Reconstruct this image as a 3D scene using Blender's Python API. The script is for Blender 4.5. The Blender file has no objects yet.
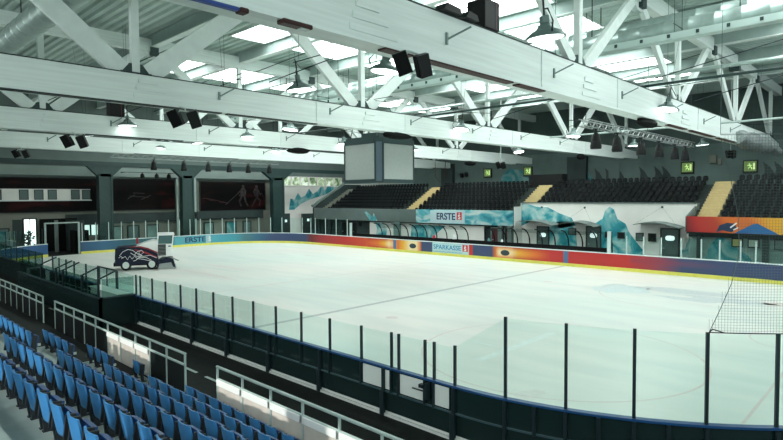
import bpy, math, random
from mathutils import Vector, Matrix
R = math.radians
random.seed(7)
S = bpy.context.scene
COL = S.collection

# ------------------------------------------------------------------ camera, world, sun, exposure
cd = bpy.data.cameras.new('camera'); cam = bpy.data.objects.new('camera', cd); COL.objects.link(cam)
YAW, PIT, ROL = -0.7633578795, -0.0410975308, -0.0061843952
cd.sensor_width = 36; cd.lens = 560.613 / 783 * 36; cd.clip_start = .05; cd.clip_end = 400
_F = Vector((math.sin(YAW)*math.cos(PIT), math.cos(YAW)*math.cos(PIT), math.sin(PIT)))
_R = Vector((math.cos(YAW), -math.sin(YAW), 0)); _U = _R.cross(_F)
_R2 = _R*math.cos(ROL)+_U*math.sin(ROL); _U2 = -_R*math.sin(ROL)+_U*math.cos(ROL)
EYE = Vector((-1.0313, -9.711, 5.3186))
cam.matrix_world = Matrix(((_R2.x, _U2.x, -_F.x, EYE.x), (_R2.y, _U2.y, -_F.y, EYE.y), (_R2.z, _U2.z, -_F.z, EYE.z), (0, 0, 0, 1)))
S.camera = cam
def in_view(P, m=12):
    d = Vector(P)-EYE; z = d.dot(_F)
    if z < .3: return False
    x = 391.5+560.6*d.dot(_R2)/z; y = 220-560.6*d.dot(_U2)/z
    return -m < x < 783+m and -m < y < 440+m

w = bpy.data.worlds.new('world'); S.world = w; w.use_nodes = True
w.node_tree.nodes['Background'].inputs[0].default_value = (.78, .93, .92, 1)
w.node_tree.nodes['Background'].inputs[1].default_value = 1.2
S.view_settings.view_transform = 'Standard'; S.view_settings.look = 'None'
S.view_settings.gamma = 1; S.view_settings.use_curve_mapping = False
S.view_settings.exposure = 0.06
sl = bpy.data.lights.new('sun', 'SUN'); sl.energy = 3.0; sl.angle = R(.6); sl.color = (1, .97, .9)
sun = bpy.data.objects.new('sun', sl); COL.objects.link(sun); sun.location = (0, -60, 40)
sun.rotation_euler = Vector((0.03, 1, -.47)).to_track_quat('-Z', 'Y').to_euler()
SKYLIGHT = 7.0
LAMP_GLOW = 5.0

# ------------------------------------------------------------------ materials
def mat(name, col, rough=.6, metal=0, noise=0, nscale=4, bump=0, bscale=30, emit=0, col2=None, spec=None, stretch=None):
    m = bpy.data.materials.new(name); m.use_nodes = True; nt = m.node_tree; N = nt.nodes; L = nt.links
    b = N['Principled BSDF']; b.inputs['Roughness'].default_value = rough; b.inputs['Metallic'].default_value = metal
    b.inputs['Base Color'].default_value = (*col, 1)
    if spec is not None: b.inputs['Specular IOR Level'].default_value = spec
    if emit:
        b.inputs['Emission Color'].default_value = (*col, 1); b.inputs['Emission Strength'].default_value = emit
    if noise or bump:
        tc = N.new('ShaderNodeTexCoord'); src = tc.outputs['Object']
        if stretch:
            mp = N.new('ShaderNodeMapping'); L.new(src, mp.inputs[0]); mp.inputs['Scale'].default_value = stretch; src = mp.outputs[0]
    if noise:
        n = N.new('ShaderNodeTexNoise'); n.inputs['Scale'].default_value = nscale; n.inputs['Detail'].default_value = 4
        L.new(src, n.inputs['Vector'])
        r = N.new('ShaderNodeValToRGB'); L.new(n.outputs['Fac'], r.inputs[0])
        c2 = col2 if col2 else tuple(c*(1-noise) for c in col)
        r.color_ramp.elements[0].position = .35; r.color_ramp.elements[0].color = (*c2, 1)
        r.color_ramp.elements[1].position = .65; r.color_ramp.elements[1].color = (*col, 1)
        L.new(r.outputs[0], b.inputs['Base Color'])
    if bump:
        n2 = N.new('ShaderNodeTexNoise'); n2.inputs['Scale'].default_value = bscale; L.new(src, n2.inputs['Vector'])
        bp = N.new('ShaderNodeBump'); bp.inputs['Strength'].default_value = bump; L.new(n2.outputs['Fac'], bp.inputs['Height'])
        L.new(bp.outputs[0], b.inputs['Normal'])
    return m
def glass_mat(name, tint, gloss=.1, rough=.03):
    m = bpy.data.materials.new(name); m.use_nodes = True; nt = m.node_tree; N = nt.nodes; L = nt.links
    N.remove(N['Principled BSDF']); out = N['Material Output']
    t = N.new('ShaderNodeBsdfTransparent'); t.inputs[0].default_value = (*tint, 1)
    g = N.new('ShaderNodeBsdfGlossy'); g.inputs['Roughness'].default_value = rough; g.inputs[0].default_value = (.85, 1, .96, 1)
    lw = N.new('ShaderNodeLayerWeight'); lw.inputs[0].default_value = .15
    mm = N.new('ShaderNodeMath'); mm.operation = 'MULTIPLY'; mm.inputs[1].default_value = gloss*3; L.new(lw.outputs['Fresnel'], mm.inputs[0])
    mx = N.new('ShaderNodeMixShader'); L.new(mm.outputs[0], mx.inputs[0]); L.new(t.outputs[0], mx.inputs[1]); L.new(g.outputs[0], mx.inputs[2])
    L.new(mx.outputs[0], out.inputs[0]); return m
def vcol_mat(name, rough=.35):
    m = bpy.data.materials.new(name); m.use_nodes = True; nt = m.node_tree
    a = nt.nodes.new('ShaderNodeVertexColor'); a.layer_name = 'Print'
    b = nt.nodes['Principled BSDF']; b.inputs['Roughness'].default_value = rough
    nt.links.new(a.outputs['Color'], b.inputs['Base Color']); return m
def painting(name, stops, scale=.6, detail=6, dist=.8, stretch=(1, 1, 1), rough=.6, seed=0):
    m = bpy.data.materials.new(name); m.use_nodes = True; nt = m.node_tree; N = nt.nodes; L = nt.links
    b = N['Principled BSDF']; b.inputs['Roughness'].default_value = rough; b.inputs['Specular IOR Level'].default_value = .12
    tc = N.new('ShaderNodeTexCoord'); mp = N.new('ShaderNodeMapping'); mp.inputs['Scale'].default_value = stretch; mp.inputs['Location'].default_value = (seed, seed*.7, seed*.3)
    n = N.new('ShaderNodeTexNoise'); n.inputs['Scale'].default_value = scale; n.inputs['Detail'].default_value = detail; n.inputs['Distortion'].default_value = dist
    r = N.new('ShaderNodeValToRGB'); L.new(tc.outputs['Object'], mp.inputs[0]); L.new(mp.outputs[0], n.inputs['Vector']); L.new(n.outputs['Fac'], r.inputs[0])
    e = r.color_ramp.elements
    e[0].position, e[0].color = stops[0][0], (*stops[0][1], 1); e[1].position, e[1].color = stops[-1][0], (*stops[-1][1], 1)
    for p, c in stops[1:-1]:
        q = e.new(p); q.color = (*c, 1)
    L.new(r.outputs[0], b.inputs['Base Color']); return m

M = dict(
    ice=None,
    roof=mat('roof_deck', (.46, .57, .53), .6, noise=.12, nscale=.8),
    white_wood=mat('white_painted_wood', (.76, .84, .805), .5, noise=.10, nscale=1.2, stretch=(8, .3, 8)),
    web_wood=mat('web_wood', (.72, .80, .765), .5, noise=.08, nscale=2),
    purlin=mat('purlin_paint', (.36, .46, .43), .5, noise=.12, nscale=1.5),
    dark_gap=mat('dark_steel', (.03, .04, .04), .5, spec=.18),
    brown=mat('brown_strip', (.05, .022, .02), .5, spec=.18),
    duct=mat('galvanised_duct', (.42, .52, .49), .38, .6, noise=.15, nscale=3),
    tray=mat('cable_tray', (.55, .68, .64), .4, .4),
    teal_steel=mat('teal_steel', (.018, .048, .044), .5, noise=.2, nscale=3),
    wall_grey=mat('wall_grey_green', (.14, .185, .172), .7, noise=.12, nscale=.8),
    wall_far_paint=mat('wall_far_paint', (.12, .18, .165), .7, noise=.2, nscale=.6),
    wall_far_top=mat('wall_far_top', (.075, .115, .105), .7, noise=.2, nscale=.6),
    wall_band=mat('wall_band', (.25, .32, .295), .7, noise=.1, nscale=.6),
    wall_beige=mat('wall_beige', (.19, .20, .165), .7, noise=.12, nscale=.8),
    wall_white=mat('wall_white', (.86, .85, .80), .7, noise=.06, nscale=.8),
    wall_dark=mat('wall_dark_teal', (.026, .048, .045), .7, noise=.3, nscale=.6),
    wall_teal=mat('wall_teal', (.20, .32, .29), .7, noise=.35, nscale=.8),
    concrete=mat('concrete', (.34, .40, .385), .7, noise=.15, nscale=3, bump=.1, bscale=60),
    conc_dark=mat('dark_concrete', (.05, .07, .065), .8, noise=.3, nscale=2),
    rubber=mat('black_rubber', (.014, .018, .017), .7, noise=.3, nscale=6, bump=.15, bscale=90, spec=.18),
    black=mat('black_plastic', (.012, .014, .014), .45, spec=.18),
    black_cloth=mat('black_cloth', (.006, .007, .007), .95, bump=.2, bscale=40, spec=.18),
    seat_black=mat('seat_black', (.007, .009, .010), .4, spec=.18),
    seat_edge=mat('seat_edge_highlight', (.065, .078, .082), .38, spec=.18),  # lighter rim, the highlight on the seat tops put into the colour
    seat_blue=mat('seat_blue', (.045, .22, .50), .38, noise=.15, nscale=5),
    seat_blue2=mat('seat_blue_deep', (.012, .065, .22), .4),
    seat_frame=mat('seat_frame', (.02, .025, .03), .5),
    pale_metal=mat('pale_metal', (.50, .58, .55), .4, .2),
    rail=mat('rail_paint', (.42, .52, .49), .4, noise=.1, nscale=6),
    infill=mat('infill_sunlit', (.60, .56, .50), .6, noise=.12, nscale=3),
    infill_dark=mat('infill_in_shade', (.008, .011, .011), .5, spec=.18),
    cap_blue=mat('blue_cap', (.012, .075, .22), .35),
    cap_white=mat('white_cap', (.75, .82, .82), .4),
    kick=mat('yellow_kick', (.80, .76, .13), .45, noise=.1, nscale=3),
    board_back=mat('board_back', (.012, .030, .030), .10, spec=1.0),
    board_low=mat('board_low', (.012, .028, .027), .2),
    board_bright=mat('board_painted_glare', (.85, .90, .86), .3),
    post=mat('dark_post', (.018, .035, .042), .4, .3),
    post_white=mat('white_post', (.55, .68, .66), .4),
    glass=glass_mat('rink_glass', (.925, .98, .967), .10),
    glass_far=glass_mat('far_glass', (.92, .985, .97), .12),
    glass_dark=glass_mat('dim_glass', (.70, .82, .80), .2),
    screen=mat('screen_grey', (.40, .44, .42), .5, noise=.06, nscale=6),
    scr_case=mat('scoreboard_case', (.022, .05, .05), .45),
    scr_mid=mat('scoreboard_mid', (.10, .15, .19), .45),
    yellow_step=mat('yellow_step', (.62, .50, .25), .6, noise=.12, nscale=4),
    lamp_shell=mat('lamp_shell', (.17, .24, .225), .4, .3),
    lamp_glow=mat('lamp_glow', (.93, 1, .97), .5, emit=LAMP_GLOW),
    skylight=mat('skylight', (.93, 1, .985), .5, emit=SKYLIGHT),
    near_fill_panel=mat('near_fill_glow', (.93, 1, .985), .5, emit=5.0),
    pane_light=mat('pane_glow', (.75, .95, .9), .5, emit=.9),
    door_light=mat('doorway_daylight', (.9, 1, .97), .5, emit=1.6),
    exit_green=mat('exit_green', (.16, .26, .07), .5, emit=.35),
    exit_white=mat('exit_white', (.75, 1, .40), .5, emit=.55),
    door=mat('door_green_grey', (.10, .155, .145), .5),
    door_red=mat('door_red', (.09, .012, .018), .5),
    navy=mat('navy_letters', (.008, .025, .10), .5),
    blue_text=mat('blue_letters', (.02, .22, .42), .5),
    red=mat('red_print', (.62, .03, .05), .5),
    print_white=mat('white_print', (.78, .80, .78), .5),
    tyre=mat('tyre', (.012, .013, .014), .8, spec=.18),
    hub=mat('wheel_hub', (.62, .70, .66), .4),
    zam_white=mat('machine_white', (.88, .90, .88), .3),
    zam_dark=mat('machine_navy', (.012, .016, .035), .3, spec=.18),
    zam_red=mat('machine_red', (.30, .015, .03), .35),
    zam_grey=mat('machine_grey', (.30, .33, .32), .4, .4),
    zam_glass=mat('cab_glass', (.07, .15, .15), .1),
    banner_blue=mat('banner_blue', (.02, .06, .28), .5),
    net=mat('net_cord', (.10, .14, .13), .8),
    silver=mat('silver_foil', (.42, .47, .46), .45, .5, noise=.4, nscale=9, bump=.6, bscale=14),
    wall_print=vcol_mat('board_print'),
    mural_cyan=painting('mural_cyan', [(.3, (.012, .16, .20)), (.45, (.05, .33, .38)), (.58, (.30, .56, .56)), (.72, (.62, .68, .64))], .55, 8, 1.4),
    mural_teal=painting('mural_teal', [(.3, (.02, .10, .11)), (.48, (.04, .22, .24)), (.62, (.16, .32, .31)), (.75, (.30, .36, .34))], .5, 8, 1.6, seed=4),
    mural_red=painting('mural_red', [(.42, (.002, .002, .002)), (.55, (.006, .003, .003)), (.66, (.030, .005, .006)), (.80, (.055, .014, .012))], .25, 7, 1.2, (1, .7, 2.2), seed=2),
    mural_wave=painting('mural_wave', [(.32, (.02, .20, .27)), (.46, (.10, .42, .48)), (.58, (.42, .62, .62)), (.70, (.60, .68, .66))], .45, 7, 1.2, (1, 1, 2), seed=9),
)
def ice_mat():
    m = bpy.data.materials.new('ice'); m.use_nodes = True; nt = m.node_tree; N = nt.nodes; L = nt.links; b = N['Principled BSDF']
    tc = N.new('ShaderNodeTexCoord')
    mp = N.new('ShaderNodeMapping'); mp.inputs['Rotation'].default_value = (0, 0, .35); mp.inputs['Scale'].default_value = (.3, 1.6, 1); L.new(tc.outputs['Object'], mp.inputs[0])
    n = N.new('ShaderNodeTexNoise'); n.inputs['Scale'].default_value = .6; n.inputs['Detail'].default_value = 9; n.inputs['Distortion'].default_value = .3; L.new(mp.outputs[0], n.inputs['Vector'])
    n3 = N.new('ShaderNodeTexNoise'); n3.inputs['Scale'].default_value = .09; n3.inputs['Detail'].default_value = 3; L.new(tc.outputs['Object'], n3.inputs['Vector'])
    r = N.new('ShaderNodeValToRGB'); e = r.color_ramp.elements
    e[0].position, e[0].color = .30, (.685, .725, .695, 1); e[1].position, e[1].color = .60, (.795, .805, .765, 1); L.new(n.outputs['Fac'], r.inputs[0])
    r3 = N.new('ShaderNodeValToRGB'); e = r3.color_ramp.elements
    e[0].position, e[0].color = .38, (.93, 1, .98, 1); e[1].position, e[1].color = .62, (1, .97, .945, 1); L.new(n3.outputs['Fac'], r3.inputs[0])
    mx = N.new('ShaderNodeMix'); mx.data_type = 'RGBA'; mx.blend_type = 'MULTIPLY'; mx.inputs[0].default_value = 1
    L.new(r.outputs[0], mx.inputs[6]); L.new(r3.outputs[0], mx.inputs[7]); L.new(mx.outputs[2], b.inputs['Base Color'])
    rr = N.new('ShaderNodeMapRange'); L.new(n.outputs['Fac'], rr.inputs[0]); rr.inputs[1].default_value = .3; rr.inputs[2].default_value = .7
    rr.inputs[3].default_value = .30; rr.inputs[4].default_value = .36; L.new(rr.outputs[0], b.inputs['Roughness'])
    b.inputs['Specular IOR Level'].default_value = .35
    return m
M['ice'] = ice_mat()
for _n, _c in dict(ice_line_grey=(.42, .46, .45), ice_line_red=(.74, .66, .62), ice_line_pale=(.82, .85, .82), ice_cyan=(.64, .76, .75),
                   ice_pink=(.77, .73, .69), ice_logo_grey=(.62, .69, .68)).items():
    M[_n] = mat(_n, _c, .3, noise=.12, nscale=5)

# ------------------------------------------------------------------ mesh helpers
class MB:
    def __init__(s): s.v = []; s.f = []; s.m = []; s.cols = None; s.k = 0
    def use(s, k): s.k = k; return s
    def add(s, vs, fs):
        o = len(s.v); s.v += [tuple(v) for v in vs]
        for f in fs: s.f.append(tuple(i+o for i in f)); s.m.append(s.k)
        return s
    def box(s, x0, x1, y0, y1, z0, z1):
        x0, x1 = min(x0, x1), max(x0, x1); y0, y1 = min(y0, y1), max(y0, y1); z0, z1 = min(z0, z1), max(z0, z1)
        return s.add([(x0, y0, z0), (x1, y0, z0), (x1, y1, z0), (x0, y1, z0), (x0, y0, z1), (x1, y0, z1), (x1, y1, z1), (x0, y1, z1)],
                     [(0, 3, 2, 1), (4, 5, 6, 7), (0, 1, 5, 4), (1, 2, 6, 5), (2, 3, 7, 6), (3, 0, 4, 7)])
    def bbox(s, x0, x1, y0, y1, z0, z1, b=.01):      # box with chamfered edges
        x0, x1 = min(x0, x1), max(x0, x1); y0, y1 = min(y0, y1), max(y0, y1); z0, z1 = min(z0, z1), max(z0, z1)
        b = min(b, (x1-x0)*.4, (y1-y0)*.4, (z1-z0)*.4); vs = []; 
        for (zz, e) in ((z0, b), (z0+b, 0), (z1-b, 0), (z1, b)):
            for (x, y) in ((x0+e+b*(e == 0), y0+e), (x1-e-b*(e == 0), y0+e), (x1-e, y0+e+b*(e == 0)), (x1-e, y1-e-b*(e == 0)),
                           (x1-e-b*(e == 0), y1-e), (x0+e+b*(e == 0), y1-e), (x0+e, y1-e-b*(e == 0)), (x0+e, y0+e+b*(e == 0))):
                vs.append((x, y, zz))
        fs = [tuple(range(7, -1, -1)), tuple(range(24, 32))]
        for r_ in range(3):
            for i in range(8): j = (i+1) % 8; fs.append((r_*8+i, r_*8+j, r_*8+8+j, r_*8+8+i))
        return s.add(vs, fs)
    def bar(s, p, q, w, h, up=(0, 0, 1)):             # rectangular bar from p to q
        p = Vector(p); q = Vector(q); d = (q-p).normalized(); u = Vector(up)
        if abs(d.dot(u)) > .99: u = Vector((0, 1, 0))
        a = d.cross(u).normalized(); c = a.cross(d).normalized(); a *= w/2; c *= h/2
        vs = [p-a-c, p+a-c, p+a+c, p-a+c, q-a-c, q+a-c, q+a+c, q-a+c]
        return s.add(vs, [(0, 1, 2, 3), (7, 6, 5, 4), (0, 4, 5, 1), (1, 5, 6, 2), (2, 6, 7, 3), (3, 7, 4, 0)])
    def tube(s, pts, r, n=8, caps=True):
        pts = [Vector(p) for p in pts]; rings = []
        for i, p in enumerate(pts):
            d = (pts[min(i+1, len(pts)-1)]-pts[max(i-1, 0)]).normalized()
            u = Vector((0, 0, 1)) if abs(d.z) < .9 else Vector((1, 0, 0))
            a = d.cross(u).normalized(); c = a.cross(d).normalized(); rr = r[i] if isinstance(r, (list, tuple)) else r
            rings.append([p+(a*math.cos(2*math.pi*k/n)+c*math.sin(2*math.pi*k/n))*rr for k in range(n)])
        vs = [v for g in rings for v in g]; fs = []
        for i in range(len(pts)-1):
            for k in range(n): j = (k+1) % n; fs.append((i*n+k, i*n+j, i*n+n+j, i*n+n+k))
        if caps: fs.append(tuple(range(n-1, -1, -1))); fs.append(tuple(range(len(vs)-n, len(vs))))
        return s.add(vs, fs)
    def lathe(s, prof, c=(0, 0, 0), n=20, axis='z'):
        vs = []; fs = []
        for (r_, h) in prof:
            for k in range(n):
                a = 2*math.pi*k/n; x, y, z = r_*math.cos(a), r_*math.sin(a), h
                if axis == 'y': x, y, z = x, z, y
                if axis == 'x': x, y, z = z, x, y
                vs.append((c[0]+x, c[1]+y, c[2]+z))
        for i in range(len(prof)-1):
            for k in range(n): j = (k+1) % n; fs.append((i*n+k, i*n+j, i*n+n+j, i*n+n+k))
        fs.append(tuple(range(n-1, -1, -1))); fs.append(tuple(range(len(vs)-n, len(vs))))
        return s.add(vs, fs)
    def prism(s, poly, lo, hi, axis='y'):             # polygon of (a, b) pushed along an axis
        def P(a, b, t): return {'y': (a, t, b), 'x': (t, a, b), 'z': (a, b, t)}[axis]
        n = len(poly); vs = [P(a, b, lo) for a, b in poly]+[P(a, b, hi) for a, b in poly]
        fs = [tuple(range(n)), tuple(range(2*n-1, n-1, -1))]+[(i, i+n, (i+1) % n+n, (i+1) % n) for i in range(n)]
        return s.add(vs, fs)
    def strip(s, path, o0, o1, z0, z1):               # wall that follows a path of (x, y, nx, ny)
        vs = []; n = len(path)
        for x, y, nx, ny in path:
            vs += [(x+nx*o0, y+ny*o0, z0), (x+nx*o1, y+ny*o1, z0), (x+nx*o1, y+ny*o1, z1), (x+nx*o0, y+ny*o0, z1)]
        fs = [(0, 1, 2, 3), (4*n-1, 4*n-2, 4*n-3, 4*n-4)]
        for i in range(n-1):
            for k in range(4): j = (k+1) % 4; fs.append((4*i+j, 4*i+k, 4*i+4+k, 4*i+4+j))
        return s.add(vs, fs)
    def build(s, name, mats, parent=None, smooth=False, fix=True):
        off = Vector((0, 0, 0)); q = parent
        while q: off = off+q.location; q = q.parent
        me = bpy.data.meshes.new(name); me.from_pydata([tuple(Vector(v)-off) for v in s.v], [], s.f)
        for m_ in (mats if isinstance(mats, (list, tuple)) else [mats]): me.materials.append(M[m_] if isinstance(m_, str) else m_)
        if len(me.materials) > 1: me.polygons.foreach_set('material_index', s.m)
        if fix:
            import bmesh
            bm = bmesh.new(); bm.from_mesh(me); bmesh.ops.recalc_face_normals(bm, faces=bm.faces); bm.to_mesh(me); bm.free()
        if smooth:
            me.polygons.foreach_set('use_smooth', [True]*len(me.polygons)); me.set_sharp_from_angle(angle=R(40))
        o = bpy.data.objects.new(name, me); COL.objects.link(o)
        if parent: o.parent = parent
        return o
def tag(o, label, cat, group=None, kind=None):
    o['label'] = label; o['category'] = cat
    if group: o['group'] = group
    if kind: o['kind'] = kind
    return o
def thing(name, label, cat, loc=(0, 0, 0), group=None):
    o = bpy.data.objects.new(name, None); o.empty_display_size = .2; COL.objects.link(o); o.location = loc
    return tag(o, label, cat, group)
def struct(o): o['kind'] = 'structure'; return o
def copy_tree(o, parent=None):
    c = o.copy(); COL.objects.link(c)
    if parent: c.parent = parent
    for ch in list(o.children): copy_tree(ch, c)
    return c
_ONE = 'first second third fourth fifth sixth seventh eighth ninth tenth eleventh twelfth thirteenth fourteenth fifteenth sixteenth seventeenth eighteenth nineteenth'.split()
_TEN = {20: 'twent', 30: 'thirt', 40: 'fort', 50: 'fift'}
def nth(i):
    if i < 20: return _ONE[i-1]
    t, u = i//10*10, i % 10
    return _TEN[t]+'ieth' if u == 0 else _TEN[t]+'y-'+_ONE[u-1]
def lettering(name, txt, loc, h, wide, face, m, parent, bold=.0, depth=.01):
    cu = bpy.data.curves.new('lettering', 'FONT'); cu.body = txt; cu.size = 1; cu.extrude = .004; cu.offset = bold
    t = bpy.data.objects.new('tmp', cu); COL.objects.link(t); bpy.context.view_layer.update()
    me = bpy.data.meshes.new_from_object(t.evaluated_get(bpy.context.evaluated_depsgraph_get())); bpy.data.objects.remove(t)
    xs = [v.co.x for v in me.vertices]; ys = [v.co.y for v in me.vertices]
    sx = wide/(max(xs)-min(xs)); sy = h/(max(ys)-min(ys)); x0 = min(xs); y0 = min(ys)
    off = Vector((0, 0, 0)); q = parent
    while q: off = off+q.location; q = q.parent
    for v in me.vertices:
        a = (v.co.x-x0)*sx; b = (v.co.y-y0)*sy; d = v.co.z
        if face == '-y': P = Vector((loc[0]+a, loc[1]-d-.004, loc[2]+b))
        elif face == '+x': P = Vector((loc[0]+d+.004, loc[1]+a, loc[2]+b))
        elif face == '+y': P = Vector((loc[0]-a, loc[1]+d+.004, loc[2]+b))
        v.co = P-off
    me.materials.clear(); me.materials.append(M[m]); o = bpy.data.objects.new(name, me); COL.objects.link(o); o.parent = parent
    return o
def s_logo(parent, a0, a1, z0, z1, plane, face):
    """red square with a white S and a dot above it"""
    k = MB(); sgn = -1 if face == '-y' else 1
    if face == '-y': k.box(a0, a1, plane-.012, plane, z0, z1)
    else: k.box(plane, plane+.012, a0, a1, z0, z1)
    o = k.build('logo_square', 'red', parent); wd = a1-a0; hh = z1-z0
    loc = (a0+wd*.27, plane-.012, z0+hh*.08) if face == '-y' else (plane+.012, a0+wd*.27, z0+hh*.08)
    lettering('logo_letter', 'S', loc, hh*.62, wd*.46, face, 'print_white', o, .03)
    cx = a0+wd*.5; cz = z0+hh*.84; poly = [(cx+wd*.1*math.cos(i*math.pi/5), cz+wd*.1*math.sin(i*math.pi/5)) for i in range(10)]
    k = MB()
    if face == '-y': k.prism(poly, plane-.02, plane-.012, 'y')
    else: k.prism(poly, plane+.012, plane+.02, 'x')
    k.build('logo_dot', 'print_white', o)

# ------------------------------------------------------------------ ice and floors
def arcp(cx, cy, r, a0, a1, n): return [(cx+r*math.cos(R(a0+(a1-a0)*i/n)), cy+r*math.sin(R(a0+(a1-a0)*i/n))) for i in range(n+1)]
rr = 8.5
outline = arcp(-8.5, 8.5, rr, -90, 0, 24)+arcp(-8.5, 21.5, rr, 0, 90, 24)+arcp(-51.5, 21.5, rr, 90, 180, 24)+arcp(-51.5, 8.5, rr, 180, 270, 24)
k = MB(); n = len(outline)
k.add([(x, y, 0) for x, y in outline]+[(-30, 15, 0)], [(i, (i+1) % n, n) for i in range(n)])
def flat_line(k, x0, x1, y0, y1, z=.004): k.add([(x0, y0, z), (x1, y0, z), (x1, y1, z), (x0, y1, z)], [(0, 1, 2, 3)])
def ring(k, cx, cy, r0, r1, a0=0, a1=360, n=64, z=.004):
    o = arcp(cx, cy, r1, a0, a1, n); i_ = arcp(cx, cy, r0, a0, a1, n)
    k.add([(x, y, z) for x, y in o]+[(x, y, z) for x, y in i_], [(j, j+1, n+1+j+1, n+1+j) for j in range(n)])
k.use(1); flat_line(k, -21.0, -20.72, .2, 29.8)
k.use(2); flat_line(k, -4.06, -3.98, 1.2, 28.8); ring(k, -10, 7.7, 4.5, 4.58); ring(k, -10, 22.5, 4.5, 4.56); ring(k, -51, 8, 4.5, 4.56)
ring(k, -4, 15, 1.75, 1.82, 90, 270)
for cx, cy in ((-18, 8), (-18, 22), (-42, 8), (-42, 22)): ring(k, cx, cy, .0, .28, n=20)
flat_line(k, -30.1, -29.95, .2, 29.8)
k.use(3); flat_line(k, -11.6, -11.3, 5.2, 10.2)
for yy in (7.0, 8.4): flat_line(k, -12.9, -11.6, yy, yy+.09)
k.use(4)
def blob(k, cx, cy, a, b, seed, z=.003, n=40):
    rnd = random.Random(seed); ph = [rnd.uniform(0, 6.28) for _ in range(4)]
    pts = []
    for i in range(n):
        t = 2*math.pi*i/n; w_ = 1+.12*math.sin(3*t+ph[0])+.08*math.sin(5*t+ph[1])+.06*math.sin(9*t+ph[2])
        pts.append((cx+a*w_*math.cos(t), cy+b*w_*math.sin(t), z))
    k.add(pts+[(cx, cy, z)], [(i, (i+1) % n, n) for i in range(n)])
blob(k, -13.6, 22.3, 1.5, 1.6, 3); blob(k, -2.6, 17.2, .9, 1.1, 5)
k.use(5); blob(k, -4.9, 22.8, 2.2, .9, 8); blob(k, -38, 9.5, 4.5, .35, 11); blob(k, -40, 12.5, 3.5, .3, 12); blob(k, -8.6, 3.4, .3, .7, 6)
k.use(6); blob(k, -10.6, 23.6, 2.6, .8, 21); blob(k, -8.2, 22.3, 1.9, .7, 22); blob(k, -9.7, 21.3, 1.6, .5, 23)  # grey-blue logo print in the ice
struct(k.build('ice_floor', ['ice', 'ice_line_grey', 'ice_line_red', 'ice_line_pale', 'ice_cyan', 'ice_pink', 'ice_logo_grey'], fix=False))

k = MB()                                             # floor round the rink, cut out under the ice
big = [(10, -3.55), (10, 52), (-68, 52), (-68, -3.55)]
def ray_out(x, y):
    cx, cy = -30, 15; dx, dy = x-cx, y-cy; ts = []
    if dx > 0: ts.append(40/dx)
    if dx < 0: ts.append(-38/dx)
    if dy > 0: ts.append(37/dy)
    if dy < 0: ts.append(-18.55/dy)
    t = min(ts); return (cx+dx*t, cy+dy*t)
ol = []
for i in range(len(outline)):
    a = outline[i]; b = outline[(i+1) % len(outline)]; m_ = max(1, int(math.dist(a, b)/2))
    ol += [(a[0]+(b[0]-a[0])*j/m_, a[1]+(b[1]-a[1])*j/m_) for j in range(m_)]
n = len(ol); k.add([(x, y, -.01) for x, y in ol]+[(*ray_out(x, y), -.01) for x, y in ol], [(i, (i+1) % n, n+(i+1) % n, n+i) for i in range(n)])
k.box(-68.2, 10.2, -16.5, 52.2, -.4, -.25)
struct(k.build('floor', 'rubber'))

# near terrace of the blue seats
k = MB()
for i in range(0, 9):
    z = .57+.402*i; y1 = -3.60-.8*i; y0 = y1-.8 if i < 8 else -16
    k.box(-46, 8, y0, y1, -.2, z)
tr = struct(k.build('floor_terrace_near', 'concrete'))
k = MB()                                              # black stair covering at the left end of the front rows
for i, xr in enumerate((-16.4, -17.2, -18.1, -19.0)):
    k.box(-45, xr, -4.38-.8*i, -3.6-.8*i, .57+.402*i, .57+.402*i+.02)
k.box(-45, 7, -3.6, -3.575, -.1, .60)
struct(k.build('floor_covering', 'rubber', tr))

# ------------------------------------------------------------------ walls, roof, skylights
k = MB(); k.box(-66.3, -66, -16, 56, 7.5, 16.2)
wl = struct(k.build('wall_left', 'wall_grey'))
k = MB(); k.box(-66.3, -66, -16, 34.6, -.3, 3.95); k.box(-66.3, -66.0, -16, 34.6, 3.95, 7.5); struct(k.build('wall_left_lower', 'wall_beige', wl))
k = MB(); k.box(-66.3, -66, 34.6, 56, -.3, 7.5); struct(k.build('wall_left_corner', 'wall_white', wl))
k = MB(); k.box(-66.35, 10, 55, 55.3, 6.0, 10.6)
wf = struct(k.build('wall_far', 'wall_far_paint'))
k = MB(); k.box(-66.35, 10, 55.0, 55.3, 10.6, 16.2); struct(k.build('wall_far_upper', 'wall_far_top', wf))
k = MB()                                              # unseen wall behind the camera, window openings shaped for the sun patches
k.box(-66, 10, -16.3, -16, 2, 5.0); k.box(-66, 10, -16.3, -16, 7.4, 16.2)
x = -66
for a, b in ((-40, -36), (-19.6, -16.0), (-13.0, -10.1), (-8.9, 4)):
    k.box(x, a, -16.3, -16, 5.0, 7.4); x = b
k.box(x, 10, -16.3, -16, 5.0, 7.4)
struct(k.build('wall_near', 'wall_grey'))

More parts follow.
